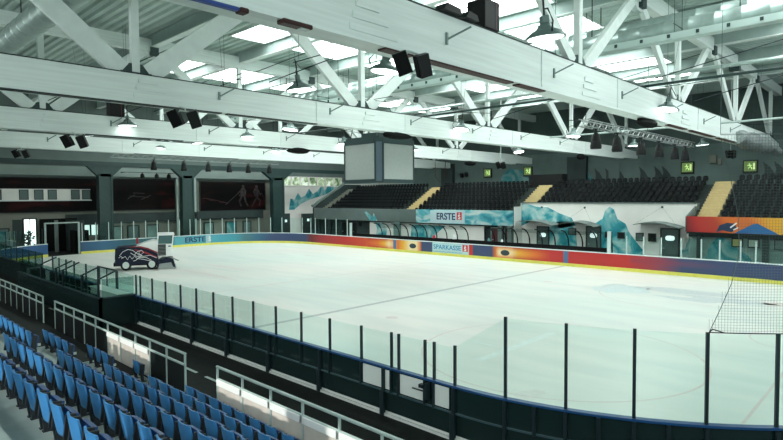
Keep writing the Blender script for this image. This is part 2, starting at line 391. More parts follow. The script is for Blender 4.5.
k = MB(); prof = []; y = -16.3                        # ribbed deck, ribs run along the hall
while y < 55:
    prof += [(y, 16.0), (y+.10, 15.86), (y+.34, 15.86), (y+.44, 16.0)]; y += .54
vs = []
for (yy, zz) in prof: vs += [(-66.3, yy, zz), (10, yy, zz)]
k.add(vs, [(2*i, 2*i+1, 2*i+3, 2*i+2) for i in range(len(prof)-1)])
k.box(-66.3, 10, -16.3, 55, 16.05, 16.3)
ceil = struct(k.build('ceiling', 'roof', fix=False))
wn = 0
for j, (a, b) in enumerate(((-60, -50), (-48, -38), (-36, -26), (-24, -14), (-12, -2), (0, 8))):
    k = MB(); k.box(a, b, -16.0, -15.96, 8.2, 11.5); struct(k.build('window_%d' % (80+j), 'near_fill_panel'))  # added unseen glow panels, lighting the stand and trusses from behind
for bx in (-5.0, -18.3, -31.3, -44.3, -56.5):
    for j, (y0, y1) in enumerate(((9.6, 12.2), (12.9, 18.6), (19.4, 25.0), (25.8, 31.4), (32.2, 37.8), (38.6, 44.0))):
        if bx < -50 and y0 < 12: continue
        wn += 1; hw = 2.5
        k = MB(); k.box(bx-hw, bx+hw, y0, y1, 15.80, 15.84)
        o = struct(k.build('window_%d' % wn, 'skylight'))
        k = MB()
        for s_ in (-1, 1): k.box(bx+s_*hw-.06, bx+s_*hw+.06, y0-.06, y1+.06, 15.74, 15.99)
        for yy in (y0, y1): k.box(bx-hw, bx+hw, yy-.06, yy+.06, 15.74, 15.99)
        k.box(bx-.04, bx+.04, y0, y1, 15.76, 15.80)
        struct(k.build('window_frame', 'white_wood', o))
for i, yy in enumerate((-13, -6.6, -.2, 6.2, 12.55, 19, 25.4, 31.8, 38.2, 44.6)):
    k = MB(); k.box(-66, 9.5, yy-.16, yy+.16, 15.1, 15.83); struct(k.build('ceiling_purlin', 'purlin', ceil))
    k = MB(); k.box(-66, 9.5, yy-.22, yy+.22, 15.04, 15.1); struct(k.build('ceiling_purlin_flange', 'white_wood', ceil))

# ------------------------------------------------------------------ roof trusses
def truss(X, label, top=10.36, wide=.62):
    t = thing('roof_truss', label, 'roof truss', (X, 16, 9.2), 'roof trusses')
    y0, y1 = -15.5, 54.0
    k = MB(); k.box(X-.28, X+.28, y0, y1-5, 9.28, top)
    k.prism([(y1-5, 9.28), (y1-3.4, 9.35), (y1, 9.35), (y1, 10.1), (y1-5, top)], X-.28, X+.28, 'x')
    for yy in (9.0, 15.9, 28.2, 41):
        k.box(X-.32, X+.32, yy-.04, yy+.04, 9.3, top-.02)
    for yy in (-13.2, -.2, 12.5, 25.2, 38.6):          # stepped cover boards where the members meet
        for j in range(3): k.box(X-.31-.012*j, X+.31+.012*j, yy-.2+.1*j, yy+1.5-.35*j, 9.42+.3*j, 9.58+.3*j)
    k.build('lower_chord', 'white_wood', t)
    k = MB(); k.box(X-.36, X+.36, y0, y1-4, 9.19, 9.28); k.build('flange_board', 'white_wood', t)
    k = MB(); k.box(X-.30, X+.30, y0, y1-5, top, top+.04); k.build('top_cable_strip', 'dark_gap', t)
    k = MB(); k.box(X-.25, X+.25, y0, y1+1, 14.75, 15.55); k.build('upper_chord', 'white_wood', t)
    nodes = [-13.0, -.2, 12.5, 25.2, 38.6, 51.4]
    for yy in (3.4, 9.9, 16.4, 22.9, 29.4, 35.9):
        k = MB(); k.box(X+.28, X+.33, yy-.04, yy+.04, 9.75, 10.1); k.bar((X+.3, yy, 9.9), (X+.85, yy+.45, 10.25), .05, .05); k.build('hook_bracket', 'lamp_shell', t)
    for j, yy in enumerate(nodes):
        k = MB(); k.box(X-.13, X+.13, yy-.15, yy+.15, top+.02, 14.8); k.build('vertical', 'web_wood', t)
        k = MB(); k.box(X-.16, X+.16, yy-.62, yy+.62, top-.02, top+.1)
        k.prism([(yy-.8, top), (yy+.8, top), (yy+.25, top+.45), (yy-.25, top+.45)], X-.09, X+.09, 'x'); k.build('gusset', 'teal_steel', t)
        for s_ in (-1, 1):
            if (j == 0 and s_ < 0) or (j == 5 and s_ > 0): continue
            wd = wide if (yy+s_ < 6) else wide*.78
            k = MB(); k.bar((X+.0, yy+s_*.55, top+.1), (X, yy+s_*6.0, 14.95), .22, wd); k.build('diagonal', 'web_wood', t)
    for yy in (-6.6, 6.2, 19, 25.4, 31.8, 38.2, 44.6):
        k = MB(); k.box(X-.34, X+.34, yy-.26, yy+.26, 14.5, 15.05); k.build('joist_hanger', 'teal_steel', t)
    for yy in (-6.6, 6.2, 18.9, 31.8, 44.2):
        k = MB(); k.prism([(yy-.7, 14.75), (yy+.7, 14.75), (yy+.3, 14.35), (yy-.3, 14.35)], X-.14, X+.14, 'x'); k.build('gusset', 'web_wood', t)
    return t
T1 = truss(-11.6, 'white timber roof truss carrying the rolled blue banner, nearest of the four trusses', 10.62)
T2 = truss(-24.6, 'white timber roof truss just in front of the hanging scoreboard', wide=.78)
T3 = truss(-37.6, 'white timber roof truss just behind the hanging scoreboard')
T4 = truss(-50.6, 'white timber roof truss next to the end wall columns')
for (X, spans) in ((-11.6, ((.8, 1.9), (2.4, 7.0), (7.4, 9.2), (23, 26), (27, 32), (33, 38))), (-24.6, ((-9, 3.5), (3.8, 9))), (-37.6, ((2, 8), (14, 26))), (-50.6, ((10, 20),))):
    pr = {-11.6: T1, -24.6: T2, -37.6: T3, -50.6: T4}[X]
    for a, b in spans:
        k = MB(); k.box(X+.05, X+.34, a, b, 9.14, 9.19); k.build('underside_strip', 'brown' if X > -20 else 'dark_gap', pr)
# end beam on its columns
t = thing('end_beam', 'dark teal steel beam resting on the three end wall columns', 'beam', (-63, 16, 8.2))
k = MB(); k.box(-63.2, -62.8, -14, 47, 8.75, 9.15); k.box(-63.35, -62.65, -14, 47, 8.68, 8.76); k.build('beam_web', 'teal_steel', t)
for i, (yc, w_) in enumerate(((11.9, 1.3), (20.85, 1.35), (33.3, 1.7))):
    lab = ['dark teal steel column right of the white window strip', 'dark teal steel column between the two dark murals', 'dark teal steel column right of the hockey mural beside the white wall'][i]
    t = thing('steel_column', lab, 'column', (-63, yc, 0), 'end wall columns')
    k = MB(); k.box(-63.3, -62.7, yc-w_*.42, yc+w_*.42, 0, 7.9); k.box(-63.4, -62.6, yc-w_*.52, yc-w_*.40, 0, 7.9); k.box(-63.4, -62.6, yc+w_*.40, yc+w_*.52, 0, 7.9); k.build('shaft', 'teal_steel', t)
    k = MB(); k.prism([(yc-w_*.5, 7.6), (yc+w_*.5, 7.6), (yc+w_*1.35, 8.68), (yc-w_*1.35, 8.68)], -63.3, -62.7, 'x'); k.build('bracket', 'teal_steel', t)
    k = MB(); k.box(-63.55, -62.45, yc-w_*.7, yc+w_*.7, 0, .08); k.build('base_plate', 'teal_steel', t)

# ------------------------------------------------------------------ ducts, trays, pipes under the roof
def duct(label, y, z, r_, x0, x1, mm='duct'):
    t = thing('ventilation_duct', label, 'duct', ((x0+x1)/2, y, z), 'ventilation ducts under the roof')
    pts = []; rad = []; x = x0
    while x < x1:
        pts += [(x, y, z), (x+.9, y, z), (x+.93, y, z), (x+1.0, y, z)]; rad += [r_, r_, r_*1.05, r_*1.05]; x += 1.03
    k = MB(); k.tube(pts, rad, 16); k.build('pipe', mm, t, True)
    x = x0+2
    while x < x1-1: k = MB(); k.box(x-.02, x+.02, y-.02, y+.02, z+r_*.9, 15.9); k.build('hanger', 'dark_gap', t); x += 6.5
duct('grey round duct passing high over the near left stand', -2.4, 13.2, .55, -47, -13)
duct('grey round duct running just behind the long cable trays', 18.05, 12.9, .42, -48, 6)
duct('grey round duct beyond the cable trays, hung beside a second one', 19.1, 13.5, .42, -48, 6)
t = thing('cable_tray', 'pale perforated double cable tray hung across the roof trusses', 'cable tray', (-20, 16.3, 12))
for (yy, zz) in ((16.1, 12.05), (17.1, 12.3)):
    k = MB(); k.box(-46, 7, yy-.22, yy-.19, zz-.14, zz+.14); k.box(-46, 7, yy+.19, yy+.22, zz-.14, zz+.14); k.box(-46, 7, yy-.22, yy+.22, zz-.16, zz-.13); k.build('tray', 'tray', t)
    x = -45; k = MB(); k.box(x-.06, x+.06, yy-.26, yy-.22, zz-.06, zz+.08); c0 = k.build('clip', 'teal_steel', t)
    for i in range(1, 46): c = c0.copy(); COL.objects.link(c); c.location.x += 1.12*i
for x in range(-45, 7, 6):
    k = MB(); k.bar((x, 16.1, 12.1), (x, 16.1, 15.9), .02, .02); k.bar((x, 17.1, 12.3), (x, 17.1, 15.9), .02, .02); k.bar((x, 16, 12.6), (x, 17.2, 12.6), .03, .03); k.build('hanger_frame', 'dark_gap', t)
for lab, yy, zz, mm, x0, x1, rad in (('thin dark pipe crossing above the truss behind the scoreboard', 20.5, 10.95, 'teal_steel', -46, 7, .07),
                                ('thin pale pipe crossing above the far stand', 33.5, 10.2, 'rail', -24, 7, .07), ('thin grey pipe under the ducts', 24.5, 12.2, 'duct', -40, 7, .1)):
    k = MB(); k.tube([(x0, yy, zz), (x1, yy, zz)], rad, 8); tag(k.build('service_pipe', mm, smooth=True), lab, 'pipe', 'service pipes under the roof')
for i, (x, y) in enumerate(((-31, 3), (-18, 9), (-31, 9), (-18, 28), (-5, 22), (-31, 27), (-44, 9), (-5, 30))):   # bracing rods
    k = MB(); k.tube([(x-6.2, y-3, 10.9), (x+6.2, y+3.2, 14.6)], .025, 6)
    tag(k.build('bracing_rod', 'dark_gap'), 'thin steel bracing rod slanting between two roof trusses, %s one counted from the near left' % nth(i+1), 'rod', 'roof bracing rods')
t = thing('ventilation_duct', 'silver foil wrapped duct at the far end of the nearest truss', 'duct', (-11, 42, 9.6), 'ventilation ducts under the roof')
k = MB(); pts = []; rad = []
for i in range(15):
    u = i/14; pts.append((-11.2+1.0*u, 37.6+9*u, 9.5-.5*u+.12*math.sin(i*1.7))); rad.append(.25+.4*math.sin(math.pi*min(1, u*1.15+.1))**.6 if u < .9 else .35)
k.tube(pts, rad, 14); k.build('foil_sleeve', 'silver', t, True)

# ------------------------------------------------------------------ end wall: murals, windows, doors
def wall_poster(label, y0, y1, z0, z1, m='mural_red', extra=None):
    t = thing('wall_mural', label, 'mural', (-65.9, (y0+y1)/2, z0), 'dark murals on the end wall')
    k = MB(); k.bbox(-66, -65.86, y0, y1, z0, z1, .02); k.build('printed_panel', m, t)
    k = MB()
    for a, b, c, d in ((y0-.08, y0, z0-.08, z1+.08), (y1, y1+.08, z0-.08, z1+.08), (y0, y1, z0-.08, z0), (y0, y1, z1, z1+.08)): k.box(-66, -65.82, a, b, c, d)
    k.build('frame', 'dark_gap', t)
    return t
wall_poster('long black and dark red mural behind the white window strip, left of the columns', -9, 12.2, 4.05, 7.45)
t = wall_poster('black and dark red mural between the first two steel columns', 13.1, 20.7, 4.05, 7.45)
k = MB()
for a, b, c, d in ((15.5, 5.6, 17.6, 5.45), (15.9, 5.95, 17.2, 5.9), (16.8, 5.2, 17.9, 5.7), (15.3, 5.3, 16.1, 5.75)): k.bar((-65.85, a, b), (-65.85, c, d), .02, .08)
k.build('faint_drawing', mat('faint_figure', (.03, .024, .022)), t)
t = wall_poster('dark mural with two faint hockey players, framed in grey, left of the third column', 24.0, 33.3, 3.75, 7.35)
figm = mat('figure_print', (.045, .035, .035), noise=.6, nscale=3, col2=(.010, .005, .005))
for fy, s_ in ((30.0, 1), (32.0, -1)):                # two player silhouettes on the print
    k = MB()
    k.prism([(fy-.35, 5.6), (fy+.3, 5.5), (fy+.45, 6.2), (fy+.2, 6.6), (fy-.3, 6.6), (fy-.5, 6.2)], -65.86, -65.84, 'x')
    k.prism([(fy+.22*math.cos(a*.63), 6.82+.2*math.sin(a*.63)) if True else 0 for a in range(10)], -65.86, -65.83, 'x')
    for p, q, wd in (((fy-.2, 5.6), (fy-.6*s_, 4.9), .26), ((fy-.6*s_, 4.9), (fy-.35*s_, 4.25), .2), ((fy+.15, 5.55), (fy+.35*s_, 4.8), .26), ((fy+.35*s_, 4.8), (fy+.7*s_, 4.2), .2),
                     ((fy-.35, 6.3), (fy-.9*s_, 5.8), .17), ((fy+.3, 6.3), (fy-.6*s_, 5.6), .17), ((fy-.9*s_, 5.8), (fy-2.6*s_ if s_ > 0 else fy-1.4*s_, 4.45), .08)):
        k.bar((-65.85, *p), (-65.85, *q), .015, wd)
    k.build('player_print', figm, t)
k = MB()
for i in range(12):
    a = 24.2+i*.22; k.bar((-65.85, a, 5.3-.04*i+.1*math.sin(i)), (-65.85, a+1.3, 5.2-.05*i), .014, .05)
k.build('red_streaks', mat('dark_red_print', (.05, .008, .010)), t)
k = MB(); k.box(-66.3, -65.9, 21.6, 23.6, 0, 8.2); struct(k.build('wall_pier', 'wall_grey', wl))
k = MB()
k.box(-65.85, -65.6, 23.0, 32.0, 2.75, 3.66); struct(k.build('wall_ledge', 'wall_dark', wl))
k = MB(); k.box(-65.9, -65.5, -14, 34.4, 7.75, 8.7); struct(k.build('wall_left_band', 'wall_band', wl))
for yy in (20.95, 23.2): 
    k = MB(); k.box(-65.8, -65.6, yy-.12, yy+.12, 0, 8.2); tag(k.build('wall_pipe', 'rail'), 'white vertical pipe %s of the middle steel column' % ('left' if yy < 22 else 'right'), 'pipe')
t = thing('window_strip', 'white strip of six small dark windows across the long dark mural', 'window strip', (-65.8, 1, 5.2))
k = MB(); k.bbox(-65.88, -65.72, -9, 11.4, 5.2, 6.35, .02); k.build('panel', 'wall_white', t)
k = MB(); k.box(-65.9, -65.66, -9.05, 11.5, 5.12, 5.2); k.build('sill', 'white_wood', t)
for a in (3.1, 5.35, 6.65, 7.85, 10.0, 11.15 - .0):
    yy = a-.05 if a < 11 else 11.0-.1
    if a > 11: yy = 11.0
    k = MB(); k.box(-65.72, -65.70, yy-.38, yy+.32, 5.32, 6.22); f = k.build('pane', 'glass_dark' if False else 'door', t)
    k = MB()
    for p, q, c, d in ((yy-.44, yy-.38, 5.26, 6.28), (yy+.32, yy+.38, 5.26, 6.28), (yy-.38, yy+.32, 5.26, 5.32), (yy-.38, yy+.32, 6.22, 6.28)): k.box(-65.72, -65.66, p, q, c, d)
    k.build('pane_frame', 'wall_dark', f)
# lower end wall
k = MB(); k.box(-65.98, -65.8, -14, 1.5, .0, 3.0); k.box(-65.98, -65.85, 9.0, 33, 2.6, 3.7); struct(k.build('wall_lower_dark', 'wall_dark', wl))
def end_door(nm, y0, y1, z1, m, label=None, fr='wall_dark'):
    k = MB(); k.bbox(-65.99, -65.9, y0, y1, 0.0, z1, .02); o = struct(k.build(nm, m))
    k = MB(); k.box(-66, -65.84, y0-.12, y0, 0, z1+.12); k.box(-66, -65.84, y1, y1+.12, 0, z1+.12); k.box(-66, -65.84, y0, y1, z1, z1+.12)
    struct(k.build('door_frame', fr, o)); return o
d = end_door('door_1', 2.3, 3.9, 2.4, 'door')
k = MB(); k.box(-65.9, -65.86, 2.5, 3.0, 1.2, 2.2); k.box(-65.9, -65.86, 3.2, 3.7, 1.2, 2.2); k.build('door_pane', 'mural_teal', d)
d = end_door('door_2', 5.25, 6.25, 3.3, 'door_light')
k = MB(); k.box(-65.9, -65.84, 5.72, 5.78, 0, 3.3); struct(k.build('door_mullion', 'wall_dark', d))
k = MB(); k.box(-66.0, -65.9, 4.3, 5.1, 0, 3.3); struct(k.build('door_side_panel', 'wall_dark', d))
k = MB()                                              # dark shapes seen against the open doorway
t = thing('potted_shrub', 'dark leafy shrub standing against the bright doorway in the end wall', 'shrub', (-65.3, 5.6, 0))
k = MB(); rnd = random.Random(5)
for i in range(90):
    a, b, c = rnd.gauss(0, .22), rnd.gauss(0, .2), rnd.uniform(.5, 2.1); s_ = rnd.uniform(.06, .13)
    k.add([(-65.3+a, 5.45+b-s_, c), (-65.3+a+s_, 5.45+b, c-s_), (-65.3+a, 5.45+b+s_, c+.02), (-65.3+a-s_, 5.45+b, c+s_)], [(0, 1, 2, 3)])
k.build('foliage', 'wall_dark', t)
k = MB(); k.lathe([(.16, 0), (.22, .4), (.2, .4), (.02, .42), (.02, 1.2)], (-65.3, 5.45, 0), 12); k.build('pot', 'black', t)
for i, (y0, y1) in enumerate(((10.15, 11.3), (11.4, 12.5))):
    k = MB(); k.box(-65.99, -65.88, y0, y1, 1.45, 2.5); o = struct(k.build('window_%d' % (40+i), 'pane_light'))
    k = MB()
    for a in (y0, (y0+y1)/2, y1): k.box(-65.9, -65.82, a-.04, a+.04, 1.4, 2.55)
    struct(k.build('window_frame', 'wall_dark', o))
for i, (y0, y1, m_) in enumerate(((13.5, 14.6, 'wall_teal'), (15.3, 16.4, 'door'), (17.4, 18.6, 'wall_teal'), (24.5, 25.6, 'wall_teal'), (27.5, 28.8, 'mural_teal'), (30, 31, 'door'))):
    end_door('door_%d' % (i+3), y0, y1, 2.2, m_)
k = MB()
for j in range(7):
    y0 = 36.3+j*1.55; k.box(-65.99, -65.93, y0, y0+1.3, 7.05, 8.2)
o = struct(k.build('window_50', painting('trees_outside', [(.35, (.05, .10, .05)), (.5, (.35, .45, .28)), (.65, (.85, .95, .85))], 1.2, 5, .5)))
M['trees_glow'] = o.data.materials[0]
_b = M['trees_glow'].node_tree.nodes['Principled BSDF']; _rp = M['trees_glow'].node_tree.nodes['Color Ramp']
M['trees_glow'].node_tree.links.new(_rp.outputs[0], _b.inputs['Emission Color']); _b.inputs['Emission Strength'].default_value = .55
k = MB()
for j in range(8): k.box(-66, -65.85, 36.05+j*1.55, 36.3+j*1.55, 7.0, 8.3)
k.box(-66, -65.85, 36.05, 47, 6.93, 7.05); k.box(-66, -65.85, 36.05, 47, 8.2, 8.3); struct(k.build('window_frame', 'wall_white', o))
# cyan mountain range painted on the white corner wall
k = MB()
ridge = [(37.3, 3.6), (37.6, 5.2), (38.3, 5.0), (38.9, 6.0), (39.5, 5.3), (40.2, 5.6), (40.9, 6.6), (41.6, 5.8), (42.5, 6.3), (43.3, 7.1), (43.9, 6.4), (44.6, 7.2), (45.1, 7.6), (45.6, 6.8), (46.4, 7.0), (46.9, 6.5)]
base = [(46.9, 5.9), (45, 6.0), (43, 5.5), (41, 5.0), (39.6, 4.5), (38.2, 3.6)]
k.prism(ridge+base, -65.995, -65.985, 'x'); k.build('mountain_painting', 'mural_cyan', wl)
# low dark recess, posts and small lit windows left of the far stand
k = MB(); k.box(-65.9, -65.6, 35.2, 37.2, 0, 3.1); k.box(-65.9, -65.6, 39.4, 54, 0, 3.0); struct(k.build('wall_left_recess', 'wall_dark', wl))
k = MB()
for yy in (35.6, 36.3, 40.2, 42.0, 43.0): k.box(-65.6, -65.55, yy, yy+.35, 1.9, 2.25)
k.build('small_lit_panes', 'pane_light', wl)

# ------------------------------------------------------------------ far stand
ROWS = 11; YB, ZB, DP, RS = 43.2, 6.2, .75, .41
def row_y(i): return YB-DP*i
def row_z(i): return ZB-RS*i
def terrace(x0, x1, nrows, nm, m='conc_dark'):
    k = MB()
    for i in range(nrows+1):
        z = row_z(i); k.box(x0, x1, row_y(i)-.35, row_y(i)-.35+DP if i else 55, z-.75, z)
    return struct(k.build(nm, m))
terrace(-60.5, -29.9, 7, 'floor_far_stand_left'); terrace(-29.9, -14.2, 5, 'floor_far_stand_middle'); terrace(-14.2, 8, 8, 'floor_far_stand_right')
k = MB(); k.box(-60.5, -29.95, 37.55, 47, 2.32, 2.44); k.box(-14.2, 8, 37.55, 47, 2.32, 2.44); struct(k.build('floor_far_stand_underside', 'wall_dark'))
# yellow stairs
def stairs(label, x0, x1, nrows, m='yellow_step'):
    t = thing('stair_flight', label, 'stairs', ((x0+x1)/2, row_y(nrows)-.4, row_z(nrows)), 'stairs in the far stand')
    k = MB()
    for i in range(nrows+1):
        k.box(x0, x1, row_y(i)-.35, row_y(i)-.35+DP, row_z(i)+.004, row_z(i)+.05)
        k.box(x0, x1, row_y(i)-.35, row_y(i)+.02, row_z(i)-.05 + .25, row_z(i)+.205) if False else None
        k.box(x0, x1, row_y(i)+.02, row_y(i)-.35+DP, row_z(i)+.05, row_z(i)+.235)
        k.box(x0, x1, row_y(i)-.352, row_y(i)-.33, row_z(i)-.17, row_z(i)+.05)
    k.build('treads', m, t)
    k = MB()
    for i in range(nrows+1): k.box(x0, x1, row_y(i)-.36, row_y(i)-.30, row_z(i)+.05, row_z(i)+.056)
    k.build('nosing', 'wall_beige', t)
stairs('yellow stairs above the pale parapet, right of the scoreboard', -44.9, -43.3, 7)
stairs('short yellow stairs starting above the white wall', -30.4, -28.9, 5)
stairs('broad yellow stairs at the left end of the red and orange parapet', -14.0, -12.6, 8)
stairs('dim grey stairs at the left edge of the far stand', -60.2, -58.9, 7, 'wall_beige')
# stepped side wall of the stand
k = MB(); k.prism([(37.4, 2.45), (37.4, 3.95), (43.2, 7.1), (46, 7.1), (46, 2.45)], -60.75, -60.5, 'x'); struct(k.build('wall_stand_side', 'wall_dark'))
k = MB(); k.bar((-60.62, 37.2, 4.15), (-60.62, 43.4, 7.5), .34, .28); struct(k.build('wall_stand_coping', 'wall_grey'))
# parapets
def printed(k_cols, name, parent, plane_pts):
    pass
k = MB(); k.bbox(-60.45, -42.3, 37.35, 37.5, 2.43, 3.92, .02); grey_parapet = tag(k.build('stand_parapet', 'wall_grey'), 'plain grey parapet along the left part of the far stand', 'parapet')
t = thing('stand_parapet', 'pale parapet with cyan painting and a blue bank name', 'parapet', (-36, 37.4, 2.4))
k = MB(); k.bbox(-42.3, -29.9, 37.35, 37.5, 2.43, 3.92, .02); k.build('panel', 'mural_wave', t)
k = MB(); k.box(-40.2, -35.6, 37.33, 37.352, 2.5, 3.85); k.build('pale_ground', mat('pale_cyan', (.50, .66, .68)), t)
lettering('bank_name', 'ERSTE', (-39.3, 37.33, 2.85), .74, 2.5, '-y', 'navy', t, .025)
s_logo(t, -36.6, -35.95, 2.88, 3.68, 37.33, '-y')
t = thing('stand_parapet', 'red to orange parapet with painted blue mountain, at the right of the far stand', 'parapet', (-9, 36.4, 2.5))
def grad_panel(name, parent, x0, x1, z0, z1, y, fn, nx=80, nz=8, thick=.1):
    vs = []; fs = []; cs = []
    for j in range(nz+1):
        for i in range(nx+1):
            x = x0+(x1-x0)*i/nx; z = z0+(z1-z0)*j/nz; vs.append((x, y, z)); cs.append(fn(x, (z-z0)/(z1-z0)))
    for j in range(nz):
        for i in range(nx): a = j*(nx+1)+i; fs.append((a, a+1, a+nx+2, a+nx+1))
    k = MB(); k.add(vs, fs); b = len(k.v); k.box(x0, x1, y+.002, y+thick, z0, z1)
    cs += [cs[0]]*(len(k.v)-b)
    o = k.build(name, 'wall_print', parent, fix=False)
    ca = o.data.color_attributes.new('Print', 'FLOAT_COLOR', 'POINT')
    for i, c in enumerate(cs): ca.data[i].color = (*c, 1)
    return o
def lerp(a, b, t): t = max(0, min(1, t)); return tuple(a[i]+(b[i]-a[i])*t for i in range(3))
def keyed(ks, x):
    if x <= ks[0][0]: return ks[0][1]
    for (a, ca), (b, cb) in zip(ks, ks[1:]):
        if x <= b: return lerp(ca, cb, (x-a)/(b-a))
    return ks[-1][1]
RED, DRED, ORA, YEL, CRM, NAV, LBL, BLU, TEAL = (.50, .022, .02), (.16, .006, .012), (.70, .16, .02), (.80, .40, .03), (.85, .68, .38), (.035, .06, .14), (.07, .33, .42), (.04, .13, .32), (.06, .18, .20)
grad_panel('printed_panel', t, -14.25, 6, 2.55, 3.72, 36.4, lambda x, z: keyed([(-14.2, DRED), (-13.2, RED), (-11.9, (.50, .05, .02)), (-11.2, ORA), (-9.6, ORA), (-8.6, YEL), (-6, YEL), (-4, RED), (0, DRED)], x+z*.5))
for poly, m_ in (([(-11.05, 2.56), (-9.9, 3.25), (-9.6, 3.28), (-8.35, 2.56)], mat('print_blue', (.02, .14, .36))),
                 ([(-12.2, 2.6), (-12.0, 3.1), (-11.5, 3.3), (-11.0, 3.25), (-10.9, 2.9), (-11.2, 2.62), (-11.8, 2.75)], mat('print_dark_blue', (.015, .04, .09))),
                 ([(-8.25, 2.56), (-7.2, 3.0), (-6.6, 2.9), (-6.2, 2.56)], mat('print_crimson', (.30, .02, .03))),
                 ([(-7.6, 3.1), (-7.2, 3.65), (-6.6, 3.6), (-6.5, 3.25), (-7.0, 3.05)], mat('print_black_blue', (.01, .03, .05)))):
    k = MB(); k.prism(poly, 36.385, 36.40, 'y'); k.build('painted_shape', m_, t)
k = MB(); k.bar((-11.3, 36.38, 2.95), (-10.9, 36.38, 3.3), .01, .1); k.bar((-11.1, 36.38, 2.8), (-10.75, 36.38, 3.0), .01, .08); k.build('painted_white_strokes', 'print_white', t)
k = MB(); k.box(-14.25, 6, 36.5, 37.5, 2.4, 2.55); struct(k.build('floor_stand_soffit', 'wall_dark'))
k = MB(); k.box(-14.3, -14.2, 36.4, 39.5, 2.55, 3.72); k.prism([(36.4, 3.72), (39.6, 4.7), (39.6, 3.5), (36.4, 3.5)], -14.3, -14.2, 'x'); struct(k.build('wall_stair_side', 'wall_grey'))

UX = lambda X: -1.03+(X+1.03)*.977
VX = lambda X: -1.03+(X+1.03)*.961
# wall behind the team benches (white), with paintings
k = MB(); k.box(-29.9, -14.2, 38.8, 39.0, -.3, 4.66); wb = struct(k.build('wall_benches', 'wall_white'))
k = MB(); k.box(-29.9, -14.2, 38.72, 39.02, 4.62, 4.72); struct(k.build('wall_benches_coping', 'wall_grey', wb))
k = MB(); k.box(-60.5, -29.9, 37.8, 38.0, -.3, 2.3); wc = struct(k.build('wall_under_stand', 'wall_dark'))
k = MB(); k.box(-29.88, -29.8, 37.52, 38.8, -.3, 4.3); struct(k.build('wall_bench_return', 'wall_white'))
k = MB(); k.box(UX(-51.2), UX(-34.2), 37.68, 37.8, -.3, 2.3); struct(k.build('wall_under_stand_white', 'wall_white', wc))
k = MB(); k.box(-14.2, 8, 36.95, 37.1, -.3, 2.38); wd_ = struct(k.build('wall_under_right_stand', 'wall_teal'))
k = MB(); k.prism([(VX(a), b) for a, b in ((-13.6, .3), (-13.2, 1.6), (-12.6, 2.3), (-11.8, 1.9), (-11.2, 1.3), (-10.6, .9), (-10.2, .3))], 36.935, 36.95, 'y'); k.build('dark_green_painting', 'mural_teal', wd_)
k = MB(); k.box(-9.4, -9.0, 36.75, 36.95, 0, 2.38); k.box(-13.6, -13.3, 36.75, 36.95, 0, 2.38); struct(k.build('wall_right_pier', 'wall_dark', wd_))
k = MB(); k.prism([(-29.8, 2.4), (-29.8, 4.6), (-29.2, 4.6), (-28.2, 4.3), (-27.0, 4.25), (-25.8, 3.7), (-24.6, 3.3), (-24.2, 2.6), (-25.6, 2.3), (-27.4, 2.75), (-28.6, 2.95)], 38.785, 38.8, 'y')
k.prism([(-26.8, .3), (-27.0, 2.2), (-26.0, 2.9), (-24.9, 3.0), (-24.2, 2.2), (-24.0, .3)], 38.785, 38.8, 'y')
k.prism([(-23.3, .3), (-23.1, 2.3), (-22.3, 2.9), (-21.7, 3.3), (-21.5, 4.0), (-21.1, 4.35), (-20.7, 4.1), (-20.4, 3.3), (-19.7, 2.9), (-19.4, 2.2), (-18.8, 1.4), (-18.2, .7), (-18.2, .3)], 38.785, 38.8, 'y')
k.prism([(-16.9, .3), (-14.25, .3), (-14.25, 2.4), (-14.7, 1.9), (-15.0, 1.0)], 38.79, 38.8, 'y')
k.build('ice_crystal_painting', 'mural_cyan', wb)
k = MB(); k.prism([(UX(a), b) for a, b in ((-50.2, .2), (-49.9, 1.6), (-50.3, 2.3), (-49.2, 2.2), (-48.8, 2.3), (-48.2, 1.4), (-48.4, .2))], 37.665, 37.68, 'y')
k.prism([(UX(a), b) for a, b in ((-44.4, .3), (-44.2, 2.2), (-39.2, 2.2), (-40.1, 1.6), (-41.0, .9), (-41.5, .3))], 37.665, 37.68, 'y'); k.build('cyan_painting', 'mural_cyan', wc)
k = MB(); k.prism([(-49.7, 2.5), (-50.6, 3.5), (-50.3, 3.6), (-49.2, 2.9), (-49.0, 3.4), (-48.4, 2.5)], 37.335, 37.35, 'y'); k.build('bird_painting', 'mural_cyan', grey_parapet)
def wall_door(nm, x0, x1, z1, y, m='door', oval=True, fr='wall_dark', red=None):
    k = MB(); k.bbox(x0, x1, y-.06, y, .0, z1, .02); o = struct(k.build(nm, m))
    k = MB(); k.box(x0-.1, x0, y-.1, y, 0, z1+.1); k.box(x1, x1+.1, y-.1, y, 0, z1+.1); k.box(x0, x1, y-.1, y, z1, z1+.1); struct(k.build('door_frame', fr, o))
    if oval:
        cx = (x0+x1)/2; cz = z1-.72; a, b = (x1-x0)*.27, .2
        k = MB(); k.prism([(cx+a*math.copysign(abs(math.cos(i*math.pi/8))**.6, math.cos(i*math.pi/8)), cz+b*math.copysign(abs(math.sin(i*math.pi/8))**.6, math.sin(i*math.pi/8))) for i in range(16)], y-.075, y-.06, 'y')
        k.build('door_pane', 'pane_light', o)  # white glare on the door window, put in as glow
    k = MB(); k.tube([(x0+.12, y-.1, 1.0), (x0+.25, y-.12, 1.0)], .02, 6); k.build('door_handle', 'pale_metal', o)
    return o
wall_door('door_20', -16.75, -15.45, 2.55, 38.8)
wall_door('door_21', -23.1, -21.9, 2.5, 38.8)
wall_door('door_22', -28.0, -26.9, 2.35, 38.8)
wall_door('door_23', UX(-34.9), UX(-34.0), 2.1, 37.8, 'black', False, 'wall_dark')
wall_door('door_24', UX(-33.3), UX(-32.4), 2.15, 37.8, 'door_red', False, 'wall_teal')
wall_door('door_25', UX(-31.7), UX(-30.8), 2.15, 37.8, 'door_red', False, 'wall_teal')
